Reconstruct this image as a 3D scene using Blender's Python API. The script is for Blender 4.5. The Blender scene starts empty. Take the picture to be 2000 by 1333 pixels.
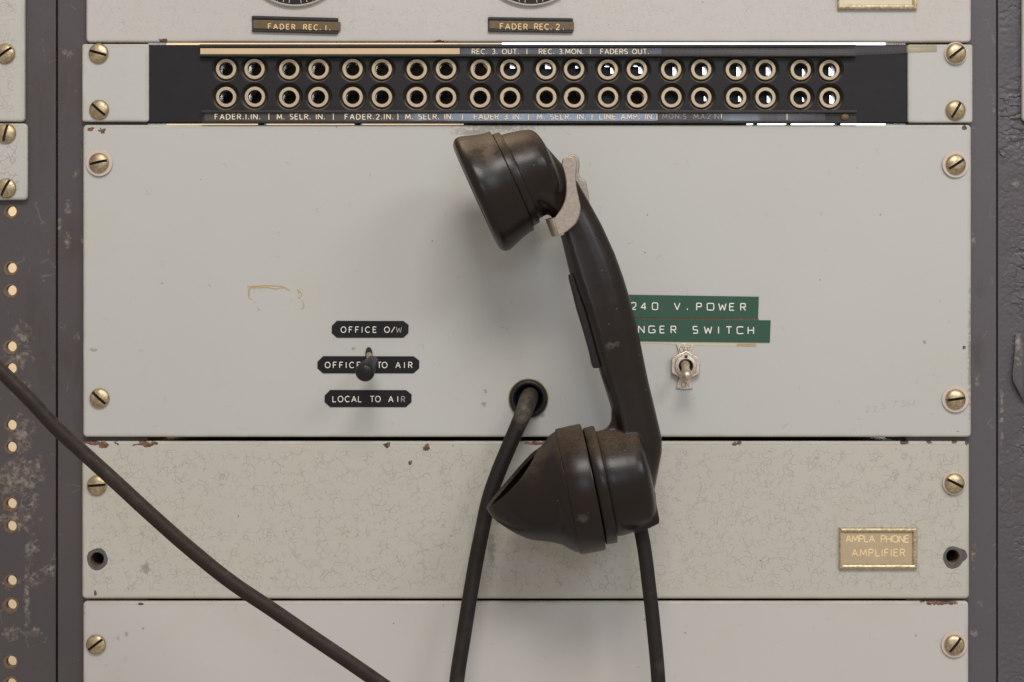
import bpy, bmesh, math, random
from mathutils import Vector, Matrix, noise as mnoise

random.seed(7)
SC = bpy.context.scene
COL = SC.collection
S = 0.000278            # metres per photo pixel in the plane of the panels
D = 1.0                 # camera to panel plane
R = math.radians

# ------------------------------------------------------------------ camera, world, lamps, exposure
cam_d = bpy.data.cameras.new("camera")
cam = bpy.data.objects.new("camera", cam_d); COL.objects.link(cam)
cam.location = (0, -D, 0); cam.rotation_euler = (R(90), 0, 0)
cam_d.sensor_width = 36; cam_d.lens = 36 * D / (2000 * S)
cam_d.clip_start = 0.05; cam_d.clip_end = 50
SC.camera = cam
w = bpy.data.worlds.new("World"); SC.world = w; w.use_nodes = True
w.node_tree.nodes["Background"].inputs[0].default_value = (1.0, 0.925, 0.84, 1)
w.node_tree.nodes["Background"].inputs[1].default_value = 0.43
SC.view_settings.view_transform = 'Standard'; SC.view_settings.look = 'None'
SC.view_settings.exposure = 0.14; SC.view_settings.gamma = 1.0

def area(name, loc, target, sx, sy, power, col):
    l = bpy.data.lights.new(name, 'AREA'); l.shape = 'RECTANGLE'; l.size = sx; l.size_y = sy
    l.energy = power; l.color = col
    o = bpy.data.objects.new(name, l); COL.objects.link(o); o.location = loc
    o.rotation_euler = (Vector(target) - Vector(loc)).to_track_quat('-Z', 'Y').to_euler()
    return o
area("ceiling_lamp", (0.12, -1.45, 1.45), (0, 0, 0), 0.85, 0.50, 20, (1.0, 0.965, 0.93))
area("ceiling_lamp_far", (1.5, -1.7, 1.3), (0.1, 0, 0), 0.8, 0.5, 13, (0.78, 0.89, 1.0))
area("front_window_light", (0.16, -2.4, 0.55), (0, 0, 0), 0.62, 0.42, 4.5, (0.62, 0.76, 1.0))
area("rear_lamp", (-0.35, 0.25, 0.9), (-0.35, 0.8, 0.0), 0.5, 0.3, 8.5, (1.0, 0.80, 0.55))

# ------------------------------------------------------------------ helpers
def P(px, py, d=0.0):
    """photo pixel -> world point lying d metres in front of the panels"""
    k = (D - d) / D
    return Vector(((px - 1000) * S * k, -d, (666.5 - py) * S * k))

WL = {}
def tag(o, label, cat, group=None, kind=None):
    if label: o['label'] = label
    if cat: o['category'] = cat
    if group: o['group'] = group
    if kind: o['kind'] = kind
    return o
def empty(name, loc, label, cat, group=None):
    o = bpy.data.objects.new(name, None); COL.objects.link(o); o.location = loc; o.empty_display_size = .01
    WL[o.name] = Vector(loc)
    return tag(o, label, cat, group)
def put(name, me, parent=None, loc=(0, 0, 0), m=None, label=None):
    """link a mesh whose vertices are relative to world point loc"""
    o = bpy.data.objects.new(name, me); COL.objects.link(o)
    WL[o.name] = Vector(loc)
    if m is not None:
        if not me.materials: me.materials.append(m)
    if parent is not None:
        o.parent = parent; o.location = Vector(loc) - WL[parent.name]
    else: o.location = loc
    if label: o['label'] = label
    return o
def shade(me, ang=35):
    me.polygons.foreach_set('use_smooth', [True] * len(me.polygons))
    me.set_sharp_from_angle(angle=R(ang)); me.update()
    return me
def to_mesh(bm, name, ang=35, recalc=True):
    if recalc: bmesh.ops.recalc_face_normals(bm, faces=bm.faces)
    me = bpy.data.meshes.new(name); bm.to_mesh(me); bm.free()
    return shade(me, ang)
def curve_mesh(cu, name):
    o = bpy.data.objects.new('tmp', cu); COL.objects.link(o)
    dg = bpy.context.evaluated_depsgraph_get()
    me = bpy.data.meshes.new_from_object(o.evaluated_get(dg)); me.name = name
    bpy.data.objects.remove(o); bpy.data.curves.remove(cu)
    return me
def mod_mesh(me, mods, name):
    o = bpy.data.objects.new('tmp', me); COL.objects.link(o)
    for typ, kw in mods:
        m = o.modifiers.new(typ, typ)
        for k, v in kw.items(): setattr(m, k, v)
    dg = bpy.context.evaluated_depsgraph_get()
    out = bpy.data.meshes.new_from_object(o.evaluated_get(dg)); out.name = name
    bpy.data.objects.remove(o)
    return out
def plate(name, outline, t, bev, holes=(), seg=2, ang=35):
    """flat plate: outline and holes are lists of (x,z) metres, front at y=0, back at y=t"""
    cu = bpy.data.curves.new(name, 'CURVE'); cu.dimensions = '2D'; cu.fill_mode = 'BOTH'
    for pts in [outline] + list(holes):
        sp = cu.splines.new('POLY'); sp.points.add(len(pts) - 1); sp.use_cyclic_u = True
        for q, p in zip(sp.points, pts): q.co = (p[0], p[1], 0, 1)
    cu.extrude = t / 2 - bev; cu.bevel_depth = bev; cu.bevel_resolution = seg; cu.offset = -bev
    me = curve_mesh(cu, name)
    me.transform(Matrix(((1, 0, 0, 0), (0, 0, -1, t / 2), (0, 1, 0, 0), (0, 0, 0, 1))))
    return shade(me, ang)
def rrect(x0, z0, x1, z1, r, n=5):
    out = []
    for cx, cz, a in ((x1 - r, z1 - r, 0), (x0 + r, z1 - r, 90), (x0 + r, z0 + r, 180), (x1 - r, z0 + r, 270)):
        for i in range(n + 1):
            b = R(a + 90 * i / n); out.append((cx + r * math.cos(b), cz + r * math.sin(b)))
    return out
def circ(x, z, r, n=32, wob=0, seed=0):
    rn = random.Random(seed)
    return [(x + (r + rn.uniform(-wob, wob)) * math.cos(2 * math.pi * i / n), z + (r + rn.uniform(-wob, wob)) * math.sin(2 * math.pi * i / n)) for i in range(n)]
def px_outline(pts, c, d=0):
    out = []
    for x, y in pts:
        p = P(x, y, d) - c; out.append((p.x, p.z))
    return out
def bm_box(bm, x0, y0, z0, x1, y1, z1):
    vs = [bm.verts.new(v) for v in ((x0, y0, z0), (x1, y0, z0), (x1, y1, z0), (x0, y1, z0), (x0, y0, z1), (x1, y0, z1), (x1, y1, z1), (x0, y1, z1))]
    for f in ((0, 1, 5, 4), (1, 2, 6, 5), (2, 3, 7, 6), (3, 0, 4, 7), (4, 5, 6, 7), (3, 2, 1, 0)): bm.faces.new([vs[i] for i in f])
    return vs
def box_mesh(name, x0, y0, z0, x1, y1, z1, bev=0.0):
    bm = bmesh.new(); bm_box(bm, x0, y0, z0, x1, y1, z1)
    if bev: bmesh.ops.bevel(bm, geom=list(bm.edges), offset=bev, segments=2, affect='EDGES', profile=.5)
    return to_mesh(bm, name)
def revolve_bm(bm, prof, fr, n=48, cap0=True, cap1=True):
    """prof list of (t, r); fr(t, r, angle) -> point"""
    rings = []
    for t, r in prof:
        if r < 1e-7: rings.append([bm.verts.new(fr(t, 0, 0))])
        else: rings.append([bm.verts.new(fr(t, r, 2 * math.pi * i / n)) for i in range(n)])
    for a, b in zip(rings, rings[1:]):
        for i in range(n):
            j = (i + 1) % n
            if len(a) == 1 and len(b) == 1: continue
            if len(a) == 1: bm.faces.new((a[0], b[i], b[j]))
            elif len(b) == 1: bm.faces.new((a[i], b[0], a[j]))
            else: bm.faces.new((a[i], b[i], b[j], a[j]))
    if cap0 and len(rings[0]) > 1: bm.faces.new(rings[0])
    if cap1 and len(rings[-1]) > 1: bm.faces.new(rings[-1])
def axis_y(c=(0, 0)):
    """frame for lathes whose axis points at the viewer: t is metres in front of y=0"""
    return lambda t, r, a: Vector((c[0] + r * math.cos(a), -t, c[1] + r * math.sin(a)))
def tube_curve(name, pts, rad, res=4, bez=True, tilt=None):
    cu = bpy.data.curves.new(name, 'CURVE'); cu.dimensions = '3D'; cu.bevel_depth = rad; cu.bevel_resolution = res
    cu.use_fill_caps = True; cu.resolution_u = 10
    if bez:
        sp = cu.splines.new('BEZIER'); sp.bezier_points.add(len(pts) - 1)
        for q, p in zip(sp.bezier_points, pts):
            q.co = p[:3]; q.handle_left_type = q.handle_right_type = 'AUTO'
            if len(p) > 3: q.radius = p[3]
    else:
        sp = cu.splines.new('POLY'); sp.points.add(len(pts) - 1)
        for q, p in zip(sp.points, pts): q.co = (*p[:3], 1)
    me = curve_mesh(cu, name)
    return shade(me, 50)

# ------------------------------------------------------------------ materials
class NT:
    def __init__(s, name):
        s.m = bpy.data.materials.new(name); s.m.use_nodes = True
        s.t = s.m.node_tree; s.b = s.t.nodes['Principled BSDF']; s.pos = None
    def new(s, t): return s.t.nodes.new(t)
    def link(s, a, b): s.t.links.new(a, b)
    def sock(s, inp, v):
        if hasattr(v, 'is_linked'): s.link(v, inp)
        elif v is not None:
            if isinstance(v, (tuple, list)) and len(v) == 3 and inp.type == 'RGBA': v = (*v, 1)
            inp.default_value = v
    def P(s):
        if s.pos is None: s.pos = s.new('ShaderNodeNewGeometry')
        return s.pos.outputs['Position']
    def N(s): s.P(); return s.pos.outputs['Normal']
    def obj(s):
        return s.new('ShaderNodeTexCoord').outputs['Object']
    def rnd(s): return s.new('ShaderNodeObjectInfo').outputs['Random']
    def noise(s, scale, detail=3, rough=.55, vec=None, dist=0.0, out='Fac'):
        n = s.new('ShaderNodeTexNoise'); s.link(vec if vec is not None else s.P(), n.inputs['Vector'])
        n.inputs['Scale'].default_value = scale; n.inputs['Detail'].default_value = detail
        n.inputs['Roughness'].default_value = rough; n.inputs['Distortion'].default_value = dist
        return n.outputs[out]
    def vor(s, scale, feat='F1', vec=None, out='Distance', rand=1.0):
        n = s.new('ShaderNodeTexVoronoi'); n.feature = feat; s.link(vec if vec is not None else s.P(), n.inputs['Vector'])
        n.inputs['Scale'].default_value = scale; n.inputs['Randomness'].default_value = rand
        return n.outputs[out]
    def math(s, op, a, b=None, c=None, clamp=False):
        n = s.new('ShaderNodeMath'); n.operation = op; n.use_clamp = clamp
        for i, v in enumerate((a, b, c)):
            if v is not None: s.sock(n.inputs[i], v)
        return n.outputs[0]
    def vmath(s, op, a, b=None, out=0):
        n = s.new('ShaderNodeVectorMath'); n.operation = op
        s.sock(n.inputs[0], a)
        if b is not None:
            if op == 'SCALE': s.sock(n.inputs['Scale'], b)
            else: s.sock(n.inputs[1], b)
        return n.outputs[out]
    def step(s, v, lo, hi):
        n = s.new('ShaderNodeMapRange'); n.interpolation_type = 'SMOOTHSTEP'
        s.sock(n.inputs[0], v); s.sock(n.inputs[1], lo); s.sock(n.inputs[2], hi)
        return n.outputs[0]
    def mix(s, f, a, b, mode='MIX'):
        n = s.new('ShaderNodeMix'); n.data_type = 'RGBA'; n.blend_type = mode
        s.sock(n.inputs[0], f); s.sock(n.inputs[6], a); s.sock(n.inputs[7], b)
        return n.outputs[2]
    def xyz(s, v):
        n = s.new('ShaderNodeSeparateXYZ'); s.link(v, n.inputs[0]); return n.outputs
    def bump(s, h, dist, strength=1.0, nrm=None):
        n = s.new('ShaderNodeBump'); s.link(h, n.inputs['Height']); n.inputs['Distance'].default_value = dist
        n.inputs['Strength'].default_value = strength
        if nrm is not None: s.link(nrm, n.inputs['Normal'])
        return n.outputs[0]
    def done(s, col=None, rough=None, metal=None, nrm=None, **kw):
        s.sock(s.b.inputs['Base Color'], col); s.sock(s.b.inputs['Roughness'], rough); s.sock(s.b.inputs['Metallic'], metal)
        if nrm is not None: s.link(nrm, s.b.inputs['Normal'])
        for k, v in kw.items(): s.sock(s.b.inputs[k.replace('_', ' ')], v)
        return s.m
    def patches(s, lst, nz_scale=160, det=6, soft=False):
        """soft ellipses in photo pixels (cx, cy, rx, ry) broken up by noise -> 0..1"""
        tot = None
        for cx, cy, rx, ry in lst:
            c = P(cx, cy)
            v = s.vmath('SUBTRACT', s.P(), (c.x, 0, c.z))
            v = s.vmath('MULTIPLY', v, (1 / (rx * S), 0.0, 1 / (ry * S)))
            f = s.math('SUBTRACT', 1.0, s.vmath('LENGTH', v, out=1), clamp=True)
            f = s.math('POWER', f, 0.6)
            tot = f if tot is None else s.math('MAXIMUM', tot, f)
        if soft: return tot
        nz = s.noise(nz_scale, det, .65)
        return s.math('MULTIPLY', tot, s.step(s.math('ADD', s.math('MULTIPLY', tot, .35), nz), .68, .76))

def simple(name, col, rough=.5, metal=0.0, var=.12, scale=300, bump=0.0, bscale=2500, spec=.5, coat=0.0):
    n = NT(name)
    c = n.mix(n.noise(scale, 4), tuple(x * (1 - var) for x in col), tuple(min(1, x * (1 + var)) for x in col))
    nr = n.bump(n.noise(bscale, 2), bump) if bump else None
    return n.done(c, n.math('ADD', n.math('MULTIPLY', n.noise(scale * 1.7, 3), .2), rough - .1), metal, nr,
                  Specular_IOR_Level=spec, Coat_Weight=coat)

def panel_paint(name, rect, base, crack=0.0, crack_scale=190, chips=(), off=(0, 0, 0), grime=(), glue=None, peel=.00003):
    n = NT(name)
    x0, y0, x1, y1 = rect
    c = P((x0 + x1) / 2, (y0 + y1) / 2); hx = (x1 - x0) / 2 * S; hz = (y1 - y0) / 2 * S
    v = n.vmath('ADD', n.P(), off)
    col = n.mix(n.noise(9, 3, vec=v), tuple(b * .955 for b in base), tuple(b * k for b, k in zip(base, (1.03, 1.03, 1.04))))
    col = n.mix(n.step(n.noise(24, 4, vec=v), .5, .75), col, (base[0] * 1.0, base[1] * .975, base[2] * .94))
    grain = n.noise(1900, 2, .7, vec=v)
    col = n.mix(n.math('MULTIPLY', n.step(grain, .25, .75), .10), col, tuple(b * .55 for b in base))
    # distance to the plate edge
    p = n.vmath('SUBTRACT', n.P(), tuple(c)); xs = n.xyz(p)
    ex = n.math('SUBTRACT', hx, n.math('ABSOLUTE', xs[0])); ez = n.math('SUBTRACT', hz, n.math('ABSOLUTE', xs[2]))
    e = n.math('MINIMUM', ex, ez)
    gr = n.math('SUBTRACT', 1.0, n.step(e, .0, .0030))
    gr = n.math('MULTIPLY', gr, n.step(n.noise(60, 4, vec=v), .25, .65))
    col = n.mix(n.math('MULTIPLY', gr, .42), col, (.30, .25, .16))
    # specks of dirt
    cells = n.vor(95, vec=v); cr = n.xyz(n.vor(95, vec=v, out='Color'))
    sp = n.math('MULTIPLY', n.math('SUBTRACT', 1.0, n.step(cells, .025, .06)), n.math('GREATER_THAN', cr[0], .80))
    col = n.mix(n.math('MULTIPLY', sp, .75), col, (.10, .075, .05))
    v2 = n.vmath('ADD', v, (3.1, 1.7, 2.3))
    c2 = n.vor(33, vec=n.vmath('ADD', v2, n.vmath('SCALE', n.noise(300, 2, vec=v, out='Color'), .004)))
    cr2 = n.xyz(n.vor(33, vec=v2, out='Color'))
    sp2 = n.math('MULTIPLY', n.math('SUBTRACT', 1.0, n.step(c2, .02, .05)), n.math('GREATER_THAN', cr2[1], .72))
    col = n.mix(n.math('MULTIPLY', sp2, .5), col, (.22, .16, .09))
    # fine hair scratches
    hs = n.vor(70, 'DISTANCE_TO_EDGE', vec=n.vmath('ADD', v, n.vmath('SCALE', n.noise(45, 2, vec=v, out='Color'), .012)))
    hs = n.math('MULTIPLY', n.math('SUBTRACT', 1.0, n.step(hs, .004, .014)), n.step(n.noise(120, 2, vec=v2), .62, .68))
    col = n.mix(n.math('MULTIPLY', hs, .35), col, (.20, .17, .13))
    h = n.math('MULTIPLY', n.noise(900, 3, vec=v), 1.0)
    h = n.math('ADD', h, n.math('MULTIPLY', n.noise(220, 2, vec=v), 1.2))
    nr = n.bump(h, peel)
    rough = n.math('ADD', .38, n.math('MULTIPLY', n.noise(70, 3, vec=v), .2))
    if crack:
        wv = n.vmath('ADD', v, n.vmath('SCALE', n.vmath('SUBTRACT', n.noise(170, 2, vec=v, out='Color'), (.5, .5, .5)), .0042))
        wv2 = n.vmath('ADD', v2, n.vmath('SCALE', n.vmath('SUBTRACT', n.noise(230, 2, vec=v2, out='Color'), (.5, .5, .5)), .0034))
        k1 = n.math('SUBTRACT', 1.0, n.step(n.vor(crack_scale, 'DISTANCE_TO_EDGE', vec=wv), .004, .034))
        k1 = n.math('MULTIPLY', k1, n.step(n.noise(130, 3, vec=v), .47, .56))
        k2 = n.math('SUBTRACT', 1.0, n.step(n.vor(crack_scale * 1.5, 'DISTANCE_TO_EDGE', vec=wv2), .005, .040))
        k2 = n.math('MULTIPLY', k2, n.step(n.noise(170, 3, vec=v2), .48, .57))
        k = n.math('MAXIMUM', k1, n.math('MULTIPLY', k2, .8))
        k = n.math('MULTIPLY', k, n.step(e, .0025, .006))
        k = n.math('MULTIPLY', k, n.step(n.noise(17, 3, vec=v2), .22, .42))
        col = n.mix(n.math('MULTIPLY', k, crack), col, (.105, .09, .075))
        nr = n.bump(n.math('SUBTRACT', 1.0, k), .00026 * min(1, crack * 1.5) ** 1.5, 1.0, nr)
    if chips:
        f = n.patches(chips, 260, 5)
        f2 = n.step(n.noise(330, 4, vec=v), .40, .60)
        col = n.mix(n.step(f, .05, .2), col, n.mix(f2, (.055, .045, .04), (.20, .085, .04)))
        nr = n.bump(n.math('SUBTRACT', 1.0, n.step(f, .05, .2)), .0001, 1.0, nr)
    if grime:
        f = n.patches(grime, 420, 6)
        col = n.mix(n.math('MULTIPLY', f, .55), col, (.13, .085, .04))
    return n.done(col, rough, 0.0, nr, Specular_IOR_Level=.4)

def frame_paint(name, base, rust=(), smears=(), off=(0, 0, 0), rough0=.38, crackle=False):
    n = NT(name)
    v = n.vmath('ADD', n.P(), off)
    col = n.mix(n.noise(14, 4, vec=v), tuple(b * .86 for b in base), tuple(b * 1.13 for b in base))
    vs = n.vmath('MULTIPLY', v, (1.0, 1.0, .22))
    col = n.mix(n.math('MULTIPLY', n.step(n.noise(75, 4, vec=vs), .54, .70), .45), col, (base[0] * 1.12, base[1] * .86, base[2] * .74))
    grain = n.noise(1900, 2, .7, vec=v)
    col = n.mix(n.math('MULTIPLY', n.step(grain, .3, .8), .28), col, tuple(b * 1.75 for b in base))
    hs = n.vor(55, 'DISTANCE_TO_EDGE', vec=n.vmath('ADD', v, n.vmath('SCALE', n.noise(35, 2, vec=v, out='Color'), .02)))
    hs = n.math('MULTIPLY', n.math('SUBTRACT', 1.0, n.step(hs, .006, .018)), n.step(n.noise(90, 3, vec=v), .57, .64))
    col = n.mix(n.math('MULTIPLY', hs, .5), col, (.16, .14, .13))
    cells = n.vor(110, vec=v); cr = n.xyz(n.vor(110, vec=v, out='Color'))
    sp = n.math('MULTIPLY', n.math('SUBTRACT', 1.0, n.step(cells, .04, .10)), n.math('GREATER_THAN', cr[0], .82))
    col = n.mix(n.math('MULTIPLY', sp, .6), col, (.17, .15, .14))
    h = n.math('ADD', n.noise(700, 3, vec=v), n.math('MULTIPLY', n.noise(120, 3, vec=v), 2.5))
    nr = n.bump(h, .00005)
    if smears:
        f = n.patches(smears, 70, 4, True)
        f = n.math('MULTIPLY', f, n.step(n.noise(130, 5, .65, vec=vs), .36, .62))
        col = n.mix(n.math('MULTIPLY', f, .62), col, (.055, .037, .030))
    if rust:
        f = n.patches(rust, 260, 9)
        c2 = n.mix(n.step(n.noise(420, 4, vec=v), .4, .62), (.115, .078, .055), (.27, .235, .205))
        col = n.mix(n.math('MULTIPLY', f, n.math('ADD', .45, n.math('MULTIPLY', n.step(n.noise(700, 4, vec=v), .35, .65), .5))), col, c2)
        nr = n.bump(f, .00012, 1.0, nr)
    return n.done(col, n.math('ADD', rough0, n.math('MULTIPLY', n.noise(90, 4, vec=v), .25)), 0.0, nr, Specular_IOR_Level=.45)

PAINT = (.497, .483, .446)
M = {}
M['black_metal'] = simple('black_enamel', (.0125, .0105, .0108), .5, 0, .3, 120, .00003, 900, .28)
M['chassis'] = simple('dark_blocker', (.010, .010, .012), .7)
def brass(name, c0, c1, rough, scale=420):
    n = NT(name)
    v = n.vmath('ADD', n.P(), n.vmath('SCALE', (1.0, .37, .71), n.math('MULTIPLY', n.rnd(), 9.0)))
    f = n.step(n.noise(scale, 5, .65, vec=v), .35, .68)
    col = n.mix(f, c0, c1)
    dk = n.step(n.noise(scale * 3.2, 4, .6, vec=v), .60, .72)
    col = n.mix(n.math('MULTIPLY', dk, .7), col, (c0[0] * .3, c0[1] * .27, c0[2] * .25))
    nr = n.bump(n.noise(1500, 3, vec=v), .00005)
    return n.done(col, n.math('ADD', rough, n.math('MULTIPLY', n.noise(scale * 1.5, 3, vec=v), .28)), .92, nr)
M['brass'] = brass('tarnished_brass', (.36, .27, .155), (.60, .48, .31), .30)
M['jack_brass'] = simple('dull_brass_face', (.51, .40, .26), .48, .4, .25, 800, .00004, 1500)
M['nickel'] = brass('worn_nickel', (.52, .43, .335), (.74, .64, .53), .30, 500)
M['hook_metal'] = brass('pitted_nickel_hook', (.33, .27, .215), (.41, .345, .285), .40, 500)
M['slot'] = simple('slot_dirt', (.02, .014, .009), .8)
M['washer'] = simple('pale_fibre_washer', (.58, .47, .40), .5, 0, .1, 600)
M['cream'] = simple('cream_paper', (.62, .455, .265), .7, 0, .10, 60)
M['letter_cream'] = simple('cream_ink', (.78, .66, .48), .6, 0, .2, 500)
M['letter_dim'] = simple('rubbed_ink', (.30, .27, .24), .6, 0, .4, 500)
M['letter_gold'] = simple('gold_ink', (.74, .53, .28), .5, 0, .15, 500)
M['letter_white'] = simple('embossed_white', (.80, .75, .66), .5, 0, .1, 700)
M['letter_worn'] = simple('embossed_worn', (.33, .30, .26), .5, 0, .5, 900)
M['letter_pale'] = simple('pale_gold_ink', (.80, .60, .34), .5, 0, .1, 500)
M['green_tape'] = simple('green_tape', (.019, .070, .037), .42, 0, .1, 200, .00002, 700)
M['black_tape'] = simple('black_tape', (.010, .008, .008), .4, 0, .4, 240, .00003, 600, .25)
M['bronze'] = simple('bronze_plate', (.125, .080, .034), .45, .2, .35, 420, .00002, 900)
M['rail'] = simple('dark_rail', (.032, .026, .022), .42, .3, .4, 260, .00003, 900)
M['strip'] = simple('engraved_strip', (.060, .050, .046), .16, 0, .3, 140, .00010, 60, .6, .4)
M['gold'] = brass('gilt_brass', (.44, .35, .21), (.72, .62, .44), .38, 600)
M['plate_tan'] = simple('tan_celluloid', (.46, .355, .22), .25, 0, .12, 90, .00002, 200)
M['plate_cream'] = simple('cream_celluloid', (.66, .56, .40), .3, 0, .08, 90)
M['rim_paint'] = simple('pale_rim', (.50, .46, .39), .45, 0, .15, 300)
M['pencil'] = simple('pencil_grey', (.41, .395, .37), .7, 0, .1, 400)
M['glue'] = simple('yellowed_glue', (.43, .31, .12), .45, 0, .22, 900)
M['glue_pale'] = simple('pale_glue', (.55, .48, .30), .5, 0, .15, 500)
M['chip_metal'] = simple('bare_grey_metal', (.105, .092, .088), .6, .2, .75, 520, .0002, 700)
M['hole_rim'] = simple('rusty_hole', (.16, .085, .04), .6, .2, .5, 500)
M['rust_ring'] = simple('rust_stain', (.15, .09, .05), .75, 0, .55, 600, .00005, 900)
M['rubber'] = simple('black_rubber', (.011, .010, .010), .42, 0, .3, 400, 0, 900, .35)

def bakelite():
    n = NT('dusty_bakelite')
    nz = n.xyz(n.N())[2]
    v = n.P()
    col = n.mix(n.noise(38, 4), (.0095, .0058, .0045), (.0185, .0112, .0078))
    d = n.step(n.math('ADD', nz, n.math('MULTIPLY', n.math('SUBTRACT', n.noise(110, 5, .65), .5), .9)), .30, 1.15)
    grit = n.step(n.noise(1500, 3, .7), .42, .66)
    d2 = n.math('MULTIPLY', d, n.math('ADD', .30, n.math('MULTIPLY', grit, .70)))
    col = n.mix(n.math('MULTIPLY', d2, .75), col, (.17, .115, .066))
    # rubbed patches, a highlight painted on the ear cap, and bright specks
    f = n.patches([(1183, 672, 26, 12), (957, 330, 26, 24), (1126, 988, 15, 13)], 200, 5)
    col = n.mix(n.math('MULTIPLY', f, .35), col, (.16, .12, .10))
    cells = n.vor(260); cr = n.xyz(n.vor(260, out='Color'))
    sp = n.math('MULTIPLY', n.math('SUBTRACT', 1.0, n.step(cells, .05, .11)), n.math('GREATER_THAN', cr[0], .86))
    col = n.mix(n.math('MULTIPLY', sp, .6), col, (.22, .17, .12))
    rough = n.math('ADD', n.math('ADD', .20, n.math('MULTIPLY', n.noise(60, 4), .18)), n.math('MULTIPLY', d, .4))
    nr = n.bump(n.math('ADD', n.noise(1300, 3), n.math('MULTIPLY', n.noise(160, 3), 1.5)), .00003)
    return n.done(col, rough, 0.0, nr, Specular_IOR_Level=.29)
M['bakelite'] = bakelite()
def cordmat(name, c0, c1, dust=.4):
    n = NT(name)
    nz = n.xyz(n.N())[2]
    col = n.mix(n.noise(90, 5, .65), c0, c1)
    d = n.step(n.math('ADD', nz, n.math('MULTIPLY', n.math('SUBTRACT', n.noise(240, 5, .7), .5), 1.3)), .35, 1.3)
    col = n.mix(n.math('MULTIPLY', d, dust), col, (.17, .115, .065))
    if name == 'cord_rubber':
        f = n.math('MULTIPLY', n.patches([(1024, 800, 24, 42)], soft=True), n.step(n.noise(260, 5, .7), .30, .62))
        col = n.mix(n.math('MULTIPLY', f, .75), col, (.15, .115, .08))
    col = n.mix(n.math('MULTIPLY', n.step(n.noise(55, 4, .6), .52, .70), .35), col, (.075, .052, .038))
    sp = n.step(n.noise(800, 4, .7), .66, .74)
    col = n.mix(n.math('MULTIPLY', sp, .4), col, (.16, .12, .09))
    return n.done(col, n.math('ADD', .42, n.math('MULTIPLY', n.noise(200, 3), .25)), 0.0, n.bump(n.noise(500, 4), .00012), Specular_IOR_Level=.25)
M['cord'] = cordmat('cord_rubber', (.009, .0075, .007), (.022, .016, .0125), .3)
M['cable'] = cordmat('cable_rubber', (.014, .0095, .0075), (.033, .0215, .0155), .42)
def tape_mat():
    n = NT('clear_tape')
    st = n.step(n.xyz(n.P())[0], P(1768, 95).x, P(1775, 95).x)
    return n.done(n.mix(st, (.50, .46, .44), (.60, .50, .30)), n.math('ADD', .10, n.math('MULTIPLY', n.noise(200, 3), .2)), 0.0, n.bump(n.noise(55, 2), .0004),
                  Alpha=n.math('ADD', .05, n.math('MULTIPLY', st, .24)))
M['tape'] = tape_mat()
def glass_mat():
    n = NT('celluloid_window')
    return n.done((.75, .62, .42), .18, 0.0, n.bump(n.noise(70, 2), .0003), Alpha=.22)
M['celluloid'] = glass_mat()
def wall_mat():
    n = NT('cream_wall')
    return n.done(n.mix(n.noise(4, 4), (.64, .51, .355), (.70, .57, .41)), .8)
M['wall'] = wall_mat()
def glow():
    n = NT('daylight_pane')
    return n.done((.8, .85, .9), .5, 0, Emission_Color=(.80, .90, 1.0), Emission_Strength=3.2)
M['glow'] = glow()

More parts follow.
